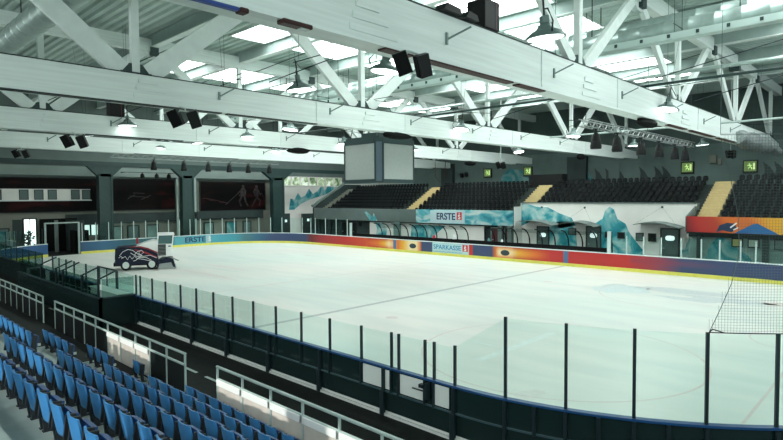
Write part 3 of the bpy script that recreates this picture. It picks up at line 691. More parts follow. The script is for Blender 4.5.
wall_door('door_26', UX(-56.5), UX(-55.6), 2.1, 37.8, 'black', False, 'wall_dark')
wall_door('door_27', UX(-54.4), UX(-53.6), 2.1, 37.8, 'black', False, 'wall_dark')
for i, (x0, x1, z0, z1, m_) in enumerate(((-18.75, -18.25, 1.55, 2.1, 'door'), (-17.75, -17.25, 1.55, 2.1, 'black'), (-21.4, -20.9, 1.7, 2.1, 'black'), (-20.3, -19.8, 1.7, 2.1, 'black'), (-24.8, -24.2, 1.8, 2.3, 'door'),
                                          (-11.65, -11.05, 1.6, 2.1, 'exit_pane'), (-10.6, -10.0, 1.6, 2.1, 'pane_dim'), (-8.95, -8.1, 1.55, 2.15, 'door'), (-52.0, -51.5, 1.7, 2.2, 'black'))):
    if m_ == 'exit_pane': M[m_] = mat('yellow_pane', (.30, .32, .12), .5)  # pane coloured yellow
    if m_ == 'pane_dim': M[m_] = mat('dim_pane', (.30, .40, .33), .5)
    yw = 38.8
    if -12 < x0: yw = 36.95; x0, x1 = VX(x0), VX(x1); z0 -= .0
    if x0 < -50: yw = 37.8
    k = MB(); k.box(x0, x1, yw-.08, yw-.02, z0, z1); o = struct(k.build('window_%d' % (60+i), m_))
    k = MB()
    for a, b, c, d in ((x0-.07, x0, z0-.07, z1+.07), (x1, x1+.07, z0-.07, z1+.07), (x0, x1, z0-.07, z0), (x0, x1, z1, z1+.07)): k.box(a, b, yw-.1, yw, c, d)
    struct(k.build('window_frame', 'wall_dark', o))
# curved canopies over the doors
def canopy(label, x0, x1, z, y0=37.2, droop=.35):
    t = thing('door_canopy', label, 'canopy', ((x0+x1)/2, 38.8, z), 'curved canopies on the white wall')
    vs = []; fs = []; n = 14
    for i in range(n+1):
        u = i/n; x = x0+(x1-x0)*u; zz = z+.28*math.sin(math.pi*u)-droop*u*.6
        vs += [(x, y0, zz), (x, 38.8, zz+.05), (x, 38.8, zz), (x, y0, zz-.05)]
    for i in range(n):
        for a in range(4): b = (a+1) % 4; fs.append((4*i+a, 4*i+b, 4*i+4+b, 4*i+4+a))
    fs += [(0, 3, 2, 1), (4*n, 4*n+1, 4*n+2, 4*n+3)]
    k = MB(); k.add(vs, fs); k.build('sheet', 'wall_grey', t, True)
    k = MB(); xc = (x0+x1)/2; k.tube([(xc, 38.78, z+1.4), (x0+.2, y0+.1, z+.1)], .006, 6); k.tube([(xc, 38.78, z+1.4), (x1-.2, y0+.1, z)], .006, 6); k.build('stay_rod', 'wall_dark', t)
    k = MB(); k.lathe([(.1, 0), (.1, .05), (.04, .08)], (xc, 38.78, z+1.4), 10, 'y'); k.build('wall_anchor', 'wall_dark', t)
canopy('pale curved canopy above the door near the red parapet', -18.5, -15.0, 2.95)
canopy('curved canopy above the door beside the crystal painting', -24.9, -21.8, 2.85)
canopy('dark curved canopy at the left end of the white wall', -29.4, -25.8, 2.85)

# upper far wall: exit signs, dark crests, boxes
FX = lambda X: -1.03+(X+1.03)*1.141
FZ = lambda z: 5.32+(z-5.32)*1.141
def exit_sign(label, X, z, s_=.56):
    X, z, s_ = FX(X), FZ(z), s_*1.14
    t = thing('exit_sign', label, 'exit sign', (X, 54.900, z), 'green exit signs on the far wall')
    k = MB(); k.bbox(X-s_, X+s_, 54.780, 54.980, z-s_, z+s_, .03); k.build('case', 'black', t)
    k = MB(); k.box(X-s_*.82, X+s_*.82, 54.760, 54.780, z-s_*.72, z+s_*.82); f = k.build('lit_panel', 'exit_green', t)
    q = s_*.9; k = MB()                                # running figure and door
    k.prism([(X-.12*q+.1*q*math.cos(i*.785), z+.5*q+.1*q*math.sin(i*.785)) for i in range(8)], 54.740, 54.760, 'y')
    for p, r_ in (((-.12, .38), (.02, -.02)), ((.02, -.02), (-.22, -.22)), ((-.22, -.22), (-.2, -.5)), ((.02, -.02), (.25, -.2)), ((.25, -.2), (.2, -.5)), ((-.1, .3), (-.4, .15)), ((-.1, .3), (.22, .18))):
        k.bar((X+p[0]*q, 54.750, z+p[1]*q), (X+r_[0]*q, 54.750, z+r_[1]*q), .015, .11*q)
    k.box(X+.42*q, X+.7*q, 54.745, 54.760, z-.5*q, z+.6*q); k.build('running_figure', 'exit_white', f)
exit_sign('lit green exit sign nearest the scoreboard, above the far stand', -39.2, 8.1)
exit_sign('lit green exit sign above the short yellow stairs', -33.8, 8.1)
exit_sign('lit green exit sign left of the broad yellow stairs', -17.2, 7.85)
exit_sign('lit green exit sign at the right end of the far wall', -12.2, 7.75)
k = MB()
for X in (-25.5, -24.4, -23.3, -21.0, -19.6, -18.9, -10.7, -9.9):
    k.prism([(FX(X+a), FZ(b)) for a, b in ((-.55, 6.6), (-.45, 7.5), (-.6, 8.15), (-.1, 7.7), (.15, 7.3), (.5, 6.6))], 54.960, 54.990, 'y')
k.build('wall_crest_painting', 'wall_dark', wf)
k = MB(); k.prism([(FX(a), FZ(b)) for a, b in [(-37.5, 6.9), (-37.2, 7.8), (-36.2, 8.5), (-34.8, 8.3), (-33.0, 7.5), (-31, 6.9)]], 54.965, 54.990, 'y')
k.prism([(FX(a), FZ(b)) for a, b in [(-29.5, 6.9), (-28, 8.6), (-27.0, 8.3), (-26.3, 6.9)]], 54.965, 54.990, 'y'); k.build('wall_blue_painting', 'mural_teal', wf)
k = MB(); k.box(FX(-28.9), FX(-26.8), 54.400, 54.980, 6.2, 10.0); k.box(FX(-46), FX(-44.2), 54.400, 54.980, 6.2, 10.0); struct(k.build('wall_recess_dark', 'wall_dark', wf))
k = MB(); k.box(FX(-24.6), FX(-23.5), 54.900, 54.980, 6.2, 9.1); d = struct(k.build('door_30', 'door'))
k = MB(); k.box(-32.3, -28.4, 44.5, 45.6, 6.2, 7.6); tag(k.build('equipment_box', 'black'), 'long black box behind the top row of the far stand', 'box')
k = MB(); k.tube([(-49.4, 54.8, 8.4), (-48.3, 54.8, 8.4)], .05, 6); k.box(-49.1, -48.7, 54.6, 55, 8.0, 8.6); k.box(-48.3, -48.0, 54.6, 55, 8.1, 8.7); tag(k.build('wall_bracket', 'black'), 'small black bracket on the far wall right of the scoreboard', 'bracket')
for i, X in enumerate((-15.1, -8.9)):
    k = MB(); X = FX(X); k.box(X-.3, X+.3, 54.7, 55, 8.6, 9.4); k.box(X+.5, X+.8, 54.7, 55, 8.4, 9.0); tag(k.build('wall_fitting', 'wall_beige'), 'grey electrical boxes high on the far wall %s' % ('between the two right exit signs' if i == 0 else 'right of the last exit sign'), 'electrical box')

# ------------------------------------------------------------------ far stand seats
def far_seat():
    k = MB(); n = 8
    def arch(y, hw, z0, z1):
        pts = [(-hw, y, z0)]+[(-hw*math.cos(math.pi*i/n)*(1 if True else 1), y+.03*0, z1-.13+.13*math.sin(math.pi*i/n)) for i in range(n+1)]+[(hw, y, z0)]
        return pts
    a = arch(0.0, .205, .36, .76); b = arch(.035, .205, .36, .76); m_ = len(a)
    k.use(1).add(a+b, [(i, (i+1) % m_, (i+1) % m_+m_, i+m_) for i in range(m_)])
    k.use(0)
    c = arch(-.006, .165, .43, .725); k.add([(x, y-.0, z) for x, y, z in c], [tuple(range(len(c)))])
    k.add(b, [tuple(range(m_))])
    # tipped-up pan in front of the back rest
    vs = [(-.17, -.13, .34), (.17, -.13, .34), (.17, -.10, .56), (-.17, -.10, .56), (-.17, -.03, .32), (.17, -.03, .32), (.17, -.04, .58), (-.17, -.04, .58)]
    k.add(vs, [(0, 1, 2, 3), (7, 6, 5, 4), (0, 4, 5, 1), (1, 5, 6, 2), (2, 6, 7, 3), (3, 7, 4, 0)])
    k.box(-.03, .03, -.02, .1, 0, .42)
    return k
SEAT_PATTERN = far_seat()
blocks = [(-58.3, -45.3, 7, 'below the scoreboard', 'left stand block'), (-43.0, -30.8, 7, 'above the bank name parapet', 'middle stand block'),
          (-28.5, -14.4, 5, 'above the white wall', 'white wall block'), (-12.3, -5.6, 8, 'above the orange parapet', 'right stand block')]
places = []
for bi, (x0, x1, nr, where, g) in enumerate(blocks):
    for i in range(nr+1):
        n = int((x1-x0)/.52)
        for j in range(n):
            P = (x0+.26+(j+(.5 if i % 2 else 0)*.0)*.52, row_y(i), row_z(i))
            if in_view((P[0], P[1], P[2]+.6), 6): places.append(((Vector(P)-EYE).length, P, bi, i, j))
places.sort()
proto = None; rest = MB()
RN = 'top'
for q, (dist, P, bi, i, j) in enumerate(places):
    if q < 300:
        if proto is None: proto = SEAT_PATTERN.build('stadium_seat', ['seat_black', 'seat_edge']); o = proto
        else: o = proto.copy(); COL.objects.link(o)
        o.location = P
        row = 'top' if i == 0 else nth(i+1)+'-from-top'
        tag(o, 'black seat %s, %s row, %s from the left' % (blocks[bi][3], row, nth(j+1)), 'seat', 'black seats of the '+blocks[bi][4])
    else:
        vs = [(v[0]+P[0], v[1]+P[1], v[2]+P[2]) for v in SEAT_PATTERN.v]; o_ = len(rest.v); rest.v += vs
        rest.f += [tuple(a+o_ for a in f) for f in SEAT_PATTERN.f]; rest.m += SEAT_PATTERN.m
tag(rest.build('stadium_seats', ['seat_black', 'seat_edge']), 'more distant black plastic seats filling the far stand', 'seats', None, 'stuff')

# ------------------------------------------------------------------ rink boards
def seg(p, q, nx, ny, step=.5):
    n = max(1, round(math.dist(p, q)/step)); return [(p[0]+(q[0]-p[0])*i/n, p[1]+(q[1]-p[1])*i/n, nx, ny) for i in range(n+1)]
def arc(cx, cy, a0, a1, n=24): return [(cx+rr*math.cos(R(a0+(a1-a0)*i/n)), cy+rr*math.sin(R(a0+(a1-a0)*i/n)), math.cos(R(a0+(a1-a0)*i/n)), math.sin(R(a0+(a1-a0)*i/n))) for i in range(n+1)]
def board_face(name, path, colour, parent, z0=.22, z1=1.14):
    vs = []; cs = []; nz = 6; n = len(path)
    for i, (x, y, nx, ny) in enumerate(path):
        for j in range(nz+1):
            t = j/nz; vs.append((x-nx*.004, y-ny*.004, z0+(z1-z0)*t)); cs.append(colour(x, y, t))
    fs = [(i*(nz+1)+j, (i+1)*(nz+1)+j, (i+1)*(nz+1)+j+1, i*(nz+1)+j+1) for i in range(n-1) for j in range(nz)]
    k = MB(); k.add(vs, fs); o = k.build(name, 'wall_print', parent, fix=False)
    ca = o.data.color_attributes.new('Print', 'FLOAT_COLOR', 'POINT')
    for i, c in enumerate(cs): ca.data[i].color = (*c, 1)
    return o
farK = [(-53.8, NAV), (-51.5, DRED), (-50.0, (.32, .02, .03)), (-46, RED), (-43, (.60, .06, .02)), (-41, ORA), (-40, YEL), (-39.4, CRM), (-38.2, ORA), (-37.4, YEL), (-36.7, CRM), (-35.8, CRM), (-35.3, ORA), (-35.15, NAV), (-33.9, NAV),
        (-33.85, (.45, .66, .68)), (-29.75, (.45, .66, .68)), (-29.7, RED), (-29.35, RED), (-29.3, NAV), (-27.4, NAV), (-27.0, ORA), (-26.7, CRM), (-25.6, CRM), (-24.9, YEL), (-23.4, ORA), (-22.0, RED), (-20.0, RED), (-16.2, RED), (-14.4, (.30, .04, .06)), (-12.6, NAV), (0, NAV)]
flames = ((-42.5, -38, 1), (-27.2, -22.2, 1))
def far_colour(x, y, t):
    if x < -59.9:                                    # end boards
        c = keyed([(8.5, (.03, .10, .20)), (10.5, (.035, .13, .24)), (13.5, (.02, .10, .12)), (17.6, (.05, .20, .22)), (18.0, (.10, .40, .47)), (25.2, (.07, .36, .46))], y)
        return c
    if y > 29.95: 
        c = keyed(farK, x)
        for a, b, s_ in flames:
            if a < x < b: c = lerp(c, RED if x < -39.5 or x > -25.4 else ORA, min(1, (abs(t-.5)*2)**2*1.1))
        if x > -16: c = lerp(c, (.28, .03, .06), max(0, 1-abs(t-.62)*4)*max(0, 1-(x+16)/6))
        return c
    if x < -30: return keyed([(21.5, (.07, .36, .46)), (25.0, (.05, .30, .38)), (25.6, TEAL), (27, (.03, .12, .20)), (28.3, NAV), (30, NAV)], y)
    return NAV
def boards(path, t, back='board_low', cap='cap_white'):
    k = MB(); k.strip(path, 0, .09, 0, 1.16); k.build('board_panel', back, t)
    k = MB(); k.strip(path, -.025, 0, .0, .23); k.build('kick_strip', 'kick', t)
    k = MB(); k.strip(path, -.03, .13, 1.15, 1.21); k.build('cap_rail', cap, t)
tf = thing('rink_boards', 'advertising boards along the end and far side of the ice, with yellow kick strip', 'boards', (-30, 30, 0))
pend = seg((-60, 8.55), (-60, 21.5), -1, 0, .25)
pfar = pend+arc(-51.5, 21.5, 180, 90)[1:]+seg((-51.5, 30), (-8.5, 30), 0, 1, .1)[1:]+arc(-8.5, 21.5, 90, 0)[1:]
boards(pfar, tf)
board_face('printed_adverts', pfar, far_colour, tf)
for x, c in ((-38.58, 'banner_blue'), (-20.75, 'banner_blue')):
    k = MB(); k.box(x-.22, x+.18, 29.985, 29.998, .22, 1.14); k.build('joint_strip', 'cap_grey' if False else mat('joint_blue', (.10, .16, .30)), tf)
for x in (-36.25, -26.1):
    k = MB(); k.prism([(x+.42*math.cos(i*math.pi/10), .66+.23*math.sin(i*math.pi/10)) for i in range(20)], 29.975, 29.997, 'y'); k.build('puck_print', mat('puck_print', (.03, .05, .06)), tf)
lettering('bank_name', 'SPARKASSE', (-33.7, 29.99, .55), .42, 3.1, '-y', 'blue_text', tf, .012)
lettering('slogan', 'In jeder Beziehung zählen die Menschen', (-33.7, 29.99, .27), .13, 3.2, '-y', 'blue_text', tf)
s_logo(tf, -30.42, -29.85, .5, 1.08, 29.99, '-y')
lettering('bank_name', 'ERSTE', (-59.99, 19.05, .42), .58, 2.4, '+x', 'navy', tf, .02)
s_logo(tf, 21.62, 22.3, .36, 1.08, -59.99, '+x')
k = MB(); k.box(-59.99, -59.975, 21.5, 22.45, .24, 1.12); k.build('logo_ground', mat('pale_ground', (.35, .55, .60)), tf)
# glass of the end and far side
def panes(pts, z1, parent, postm, glassm, pw=.035, zb=1.2, slope=None, close=False, last=True):
    for i, (x, y, nx, ny) in enumerate(pts):
        if i == len(pts)-1 and not last: continue
        h = z1 if not isinstance(z1, list) else z1[i]
        k = MB(); k.bar((x+nx*.05, y+ny*.05, zb-.04), (x+nx*.05, y+ny*.05, h+.03), pw*2, pw*1.6, (nx, ny, 0)); k.build('glass_post', postm, parent)
    for i in range(len(pts)-1):
        x, y, nx, ny = pts[i]; u, v, mx, my = pts[i+1]
        h0, h1 = (z1, z1) if not isinstance(z1, list) else (z1[i], z1[i+1])
        a0, a1 = (x+nx*.044, y+ny*.044), (x+nx*.056, y+ny*.056); b0, b1 = (u+mx*.044, v+my*.044), (u+mx*.056, v+my*.056)
        k = MB(); k.add([(*a0, zb), (*b0, zb), (*b1, zb), (*a1, zb), (*a0, h0), (*b0, h1), (*b1, h1), (*a1, h0)], [(0, 3, 2, 1), (4, 5, 6, 7), (0, 1, 5, 4), (1, 2, 6, 5), (2, 3, 7, 6), (3, 0, 4, 7)])
        k.build('glass_pane', glassm, parent)
pe = [(-60, 8.7+1.22*i, -1, 0) for i in range(11)]+[(*p_[:2], *p_[2:]) for p_ in arc(-51.5, 21.5, 176, 92, 9)]+[(-51.0+1.8*i, 30, 0, 1) for i in range(4)]
panes(pe, 2.95, tf, 'post_white', 'glass_far', .03)
panes([(x, 30, 0, 1) for x in (-17.5, -16.25, -15.1, -13.95, -12.7, -11.5, -10.45, -9.3)]+arc(-8.5, 21.5, 90, 40, 5), 2.45, tf, 'post_white', 'glass_far', .035)
k = MB(); k.box(-17.62, -17.38, 30.02, 30.16, 1.2, 2.75); k.build('end_post', 'post_white', tf)
k = MB(); k.box(-45.2, -44.95, 30.02, 30.16, 1.2, 2.6); k.build('end_post', 'post_white', tf)
# boards left of the machine gate, near left corner
tl = thing('rink_boards', 'short blue boards left of the dark machine gateway', 'boards', (-59, 4, 0))
pl = arc(-51.5, 8.5, 216, 183, 10)+[(-60, 5.6, -1, 0)]
pl = arc(-51.5, 8.5, 250, 200, 16)
boards(pl, tl, cap='cap_white'); board_face('printed_adverts', pl, lambda x, y, t: (.03, .11, .26), tl)
panes(pl[::3], 2.6, tl, 'post', 'glass_far', .03)
# gateway with white frame
t = thing('gate_frame', 'pale steel frame round the dark gateway behind the resurfacing machine', 'gate frame', (-61, 7, 0))
k = MB()
for yy in (5.6, 8.45): k.box(-60.25, -60.1, yy-.07, yy+.07, 0, 3.1)
k.box(-60.25, -60.1, 5.6, 8.45, 3.0, 3.12); k.build('frame', 'rail', t)
k = MB(); k.box(-65.9, -65.7, 6.6, 10.0, 0, 3.3); k.box(-63.0, -61.6, 8.5, 9.8, 0, 2.2); struct(k.build('wall_gateway_dark', 'black_cloth'))
k = MB(); k.box(-65.7, -60.3, 8.9, 9.0, 0, 3.2); struct(k.build('wall_gateway_lining', 'wall_dark'))
k = MB(); k.box(-64, -63.8, 7.4, 7.7, 0, 3.2); struct(k.build('wall_gateway_post', 'wall_grey'))

# near side boards and glass
tn = thing('rink_boards', 'near side boards with blue cap, black glossy backs and steel uprights', 'boards', (-15, 0, 0))
pn = seg((-25.42, 0), (-8.5, 0), 0, -1)+arc(-8.5, 8.5, -90, 0, 30)[1:]
k = MB(); k.strip(pn, 0, .04, 0, 1.14); k.build('board_panel', 'print_white', tn)
k = MB(); k.strip(pn, .045, .055, .60, 1.14); k.build('upper_back_panel', 'board_back', tn)
k = MB(); k.strip(pn, .045, .055, .10, .56); k.build('lower_back_panel', 'board_low', tn)
k = MB(); k.strip(pn, -.03, .11, 1.155, 1.20); k.build('cap_rail', 'cap_blue', tn)
k = MB(); k.strip(pn, .05, .09, .57, .605); k.build('middle_rail', mat('rail_slate', (.05, .10, .12), .4), tn)
k = MB(); k.strip(pn, .07, .13, -.005, .05); k.build('foot_curb', 'print_white', tn)
k = MB(); k.strip(pn, -.02, 0, 0, .2); k.build('kick_strip', 'kick', tn)
for a, b in ((-11.3, -10.36), (-10.02, -9.28), (-9.0, -8.55)):
    k = MB(); k.box(a, b, -.062, -.055, .64, 1.11); k.build('painted_glare_panel', 'board_bright', tn)  # pale panels painted to suggest bright reflections on the board backs
sx = [-25.25+2.45*i for i in range(7)]+[-8.4]
def upright(x, y, nx, ny, w_, d_, z0, z1, nm='upright'):
    k = MB(); k.bar((x+nx*(.06+d_/2), y+ny*(.06+d_/2), z0), (x+nx*(.06+d_/2), y+ny*(.06+d_/2), z1), w_, d_, (nx, ny, 0)); k.build(nm, 'post', tn)
for x in sx:
    upright(x, 0, 0, -1, .08, .06, .0, 1.14)
    k = MB(); k.bbox(x-.07, x+.07, -.17, -.13, 0, .60, .01); k.build('upright_foot', 'post', tn)
gx = [-25.42, -24.97, -23.8, -22.57, -21.3, -20.07, -18.84, -17.58, -16.34, -15.11, -13.86, -12.6, -11.36, -10.3, -10.06, -9.24, -8.97, -8.39]
for x in gx: upright(x, 0, 0, -1, .045, .05, .56, 1.14, 'small_upright')
near = [(x, 0, 0, -1) for x in gx[:-1]]+[(-8.45, 0, 0, -1)]
def gp(lst, h, nm='glass_post'):
    pass
panes(near, 2.03, tn, 'post', 'glass', .03, zb=1.18, last=False)
def on_arc(a): return (-8.5+rr*math.cos(R(a)), 8.5+rr*math.sin(R(a)), math.cos(R(a)), math.sin(R(a)))
angs = [-81.12, -72.99, -64.89, -56.78, -48.91, -41.1, -33.2]
cor = [(-8.39, 0.0, 0, -1)]+[on_arc(a) for a in angs]
k_objs = len(tn.children)
panes(cor, [2.05]+[2.84]*7, tn, 'post', 'glass', .029, zb=1.18)
for a in angs+[-77, -69, -61]:
    x, y, nx, ny = on_arc(a); upright(x, y, nx, ny, .07, .07, 0 if a in angs else .56, 1.14)
k = MB(); k.box(-9.32, -9.2, -.2, -.1, .98, 1.06); k.tube([(-9.5, -.2, .93), (-9.1, -.2, .93)], .018, 8); k.box(-9.14, -9.06, -.22, -.1, .75, 1.12); k.build('gate_latch', 'post', tn)
k = MB()                                               # painted dashes on the walkway
for i in range(14): k.box(-32+1.55*i, -32+1.55*i+1.0, -1.66, -1.57, -.012, -.004)
o = k.build('floor_dashed_line', 'pale_metal'); struct(o)

# penalty box / bench enclosure at the left end of the near boards
tb = thing('bench_enclosure', 'dark bench enclosure with slanting glass braces, left of the near boards', 'bench box', (-31, -.8, 0))
k = MB(); k.box(-38.4, -25.5, -1.5, -1.4, 0, 1.2); k.box(-25.6, -25.5, -1.5, -.02, 0, 1.2); k.build('outer_panel', 'board_low', tb)
k = MB(); k.box(-38.4, -25.45, -1.54, -1.36, 1.18, 1.23); k.box(-25.64, -25.45, -1.5, -.02, 1.18, 1.23); k.build('cap_rail', 'post', tb)
k = MB(); k.box(-38.5, -25.5, -.06, 0, 0, 1.16); k.build('ice_side_panel', 'print_white', tb)
k = MB(); k.box(-38.5, -25.5, -.1, .02, 1.16, 1.2); k.build('ice_side_cap', 'cap_blue', tb)
k = MB(); k.box(-37.5, -30.0, -.14, -.06, 0, 1.14); k.build('ice_side_back', 'board_low', tb)
for x in (-33.92, -31.42, -30.38, -27.76, -25.78):
    k = MB(); k.box(x-.05, x+.05, -1.47, -1.40, 1.2, 2.0); k.bar((x, -1.44, 1.97), (x, -.72, 2.28), .06, .06); k.build('brace_post', 'post', tb)
xs_ = [-38.2, -36.1, -33.92, -31.42, -30.38, -27.76, -25.78]
for a, b in zip(xs_, xs_[1:]):
    k = MB(); k.box(a+.05, b-.05, -1.45, -1.438, 1.22, 1.97); k.build('glass_pane', 'glass_dark', tb)
k = MB(); k.box(-25.56, -25.548, -1.38, -.1, 1.22, 2.0); k.build('glass_pane', 'glass_dark', tb)
for x in (-37.1, -35.92, -34.71, -33.39, -31.6, -29.9, -29.75, -27.6, -27.5):
    k = MB(); k.box(x-.035, x+.035, -.08, -.02, 1.18, 2.05); k.build('glass_post', 'post', tb)
xs_ = [-37.1, -35.92, -34.71, -33.39, -31.6, -29.9, -27.55, -25.5]
for a, b in zip(xs_, xs_[1:]):
    k = MB(); k.box(a+.04, b-.04, -.056, -.044, 1.2, 2.02); k.build('glass_pane', 'glass_far', tb)
k = MB(); k.box(-29.9, -29.86, -.1, -.06, .1, 2.1); k.box(-29.9, -27.5, -.1, -.06, 2.04, 2.1); k.box(-28.7, -28.66, -.1, -.06, .1, 2.1); k.build('gate_frame', 'post', tb)
k = MB(); k.bbox(-38, -26.0, -.75, -.4, .42, .48); 
for x in (-37.5, -34, -31, -28, -26.3): k.box(x-.04, x+.04, -.7, -.45, 0, .42)
k.build('bench_seat', 'black', tb)
k = MB(); k.bbox(-29.2, -25.7, -.75, -.15, 1.23, 1.27); k.bbox(-29.0, -26.0, -.7, -.2, .95, 1.23); tag(k.build('timekeeper_table', 'wall_white'), 'small white table at the right end of the bench enclosure', 'table')
# dark boards further left
t = thing('rink_boards', 'dark near side boards left of the bench enclosure', 'boards', (-45, 0, 0))
pz = arc(-51.5, 8.5, 250, 270, 8)+seg((-51.5, 0), (-38.6, 0), 0, -1)[1:]
k = MB(); k.strip(pz, 0, .08, 0, 1.16); k.build('board_panel', 'board_low', t)
k = MB(); k.strip(pz, -.03, .12, 1.15, 1.2); k.build('cap_rail', 'post', t)
panes([pz[i] for i in range(0, len(pz), 3)], 2.1, t, 'post', 'glass_dark', .035)

# ------------------------------------------------------------------ team benches on the far side
for (x0, x1, lab) in ((-43.6, -32.2, 'under the bank name parapet'), (-29.3, -18.6, 'in front of the crystal paintings')):
    t = thing('team_bench_shelter', 'clear curved team bench shelter on black hoops, '+lab, 'bench shelter', ((x0+x1)/2, 33, 0), 'team bench shelters')
    hoop = [(33.3, 0), (33.3, 1.3)]+[(33.3-1.25*(1-math.cos(a)), 1.3+1.25*math.sin(a)) for a in [i*math.pi/16 for i in range(1, 9)]]
    n = round((x1-x0)/1.25)
    for i in range(n+1):
        x = x0+(x1-x0)*i/n; k = MB(); k.tube([(x, a, b) for a, b in hoop], .055, 6); k.build('hoop', 'black', t, True)
        if i < n:
            xx = x0+(x1-x0)*(i+1)/n; vs = []; 
            for a, b in hoop[1:]: vs += [(x, a, b), (xx, a, b)]
            k = MB(); k.add(vs, [(2*j, 2*j+1, 2*j+3, 2*j+2) for j in range(len(hoop)-2)]); k.build('clear_cover', 'glass_far', t)
    k = MB(); k.bbox(x0, x1, 32.3, 32.7, .42, .47); k.box(x0, x1, 32.72, 32.78, .5, .9)
    for i in range(0, n+1, 2): k.box(x0+(x1-x0)*i/n-.03, x0+(x1-x0)*i/n+.03, 32.35, 32.7, 0, .42)
    k.build('bench', 'black', t)
t = thing('bench_wall', 'long black rubber wall top in front of the team benches', 'bench wall', (-30, 30.5, 0))
k = MB(); k.box(-44.8, -17.8, 30.22, 30.42, 0, 1.52); k.build('panel', 'black_cloth', t)
k = MB(); k.box(-44.8, -17.8, 30.2, 31.2, .98, 1.02); k.build('shelf', 'black', t)
for i, (x, z, c, s_, lab) in enumerate(((-31.55, 1.52, 'print_white', .22, 'pale bag'), (-26.6, 1.52, 'print_white', .10, 'small white bottle'), (-33.9, 1.5, 'red', .14, 'small red bag'), (-27.9, 1.52, 'mural_teal', .12, 'small teal bottle'))):
    k = MB(); k.lathe([(s_*.9, 0), (s_, s_*.5), (s_*.85, s_*1.3), (s_*.4, s_*1.9), (s_*.3, s_*2.2)], (x, 30.31, z), 10); tag(k.build('water_bottle' if s_ < .13 else 'sports_bag', c, smooth=True), lab+' on the black wall in front of the team benches', 'bottle' if s_ < .13 else 'bag')
# pillars under the stand
for i, (x, m_, lab) in enumerate(((-59.6, 'wall_dark', 'at the left end of the far stand'), (-57.4, 'wall_dark', 'near the left end of the far stand'), (-45.3, 'wall_teal', 'beside the team bench shelter'), (-34.4+3.0, 'wall_grey', 'between the two dark red doors'), (-30.3, 'wall_grey', 'at the left end of the white wall'))):
    w_ = .35 if i < 2 else (1.0 if i == 2 else .45)
    k = MB(); k.bbox(x-w_/2, x+w_/2, 37.38, 37.62, 0, 2.42); k.box(x-w_/2-.06, x+w_/2+.06, 37.34, 37.66, 0, .12); tag(k.build('pillar', m_), 'pillar under the stand parapet, '+lab, 'pillar')

# ------------------------------------------------------------------ near stand rails
def rail_run(label, xs, group='rails in front of the blue seats', pale=()):
    t = thing('guard_rail', label, 'guard rail', ((xs[0]+xs[-1])/2, -3.5, 0), group)
    for x in xs:
        k = MB(); k.bbox(x-.022, x+.022, -3.522, -3.478, 0, 1.56, .006); k.build('post', 'rail', t)
    k = MB(); k.bbox(xs[0]-.03, xs[-1]+.03, -3.53, -3.47, 1.545, 1.595, .012); k.build('top_rail', 'rail', t)
    k = MB(); k.bbox(xs[0], xs[-1], -3.525, -3.475, 1.27, 1.32, .01); k.bbox(xs[0], xs[-1], -3.52, -3.48, .40, .44, .01); k.build('middle_rail', 'rail', t)
    for i, (a, b) in enumerate(zip(xs, xs[1:])):
        pl_ = i in pale; k = MB(); k.box(a+.035, b-.035, -3.505, -3.495, .44, 1.26); k.build('infill_panel', 'infill' if pl_ else 'infill_dark', t)  # sunlight put into the colour: sunlit panels pale, shaded ones dark
        if pl_:
            k = MB(); k.bbox(a+.04, b-.04, -3.56, -3.53, 1.17, 1.31, .01); k.build('white_edge', 'print_white', t)
    return t
rail_run('pale rail nearest the camera, starting right of the aisle gap', [-12.36+1.03*i for i in range(12)], pale=(0, 1, 2, 3, 4, 5, 6))
rail_run('middle rail with two whitish panels, ending left of the aisle gap', [-24.1, -23.05, -22.0, -20.97, -19.94, -18.9, -17.9, -16.85, -15.9, -14.9, -13.9], pale=(5, 6, 7))
rail_run('far left rail beyond the first gap', [-38.5+1.0*i for i in range(13)]+[-25.6])
k = MB()
for a in range(3): k.bbox(-25.2, -24.3, -3.2+.45*a, -2.95+.45*a, .25-.08*a, .3-.08*a)
for x in (-25.2, -24.3): k.box(x-.02, x+.02, -3.3, -1.9, 0, .12)
tag(k.build('access_steps', 'pale_metal'), 'small pale metal steps in the gap between the left rails', 'steps')

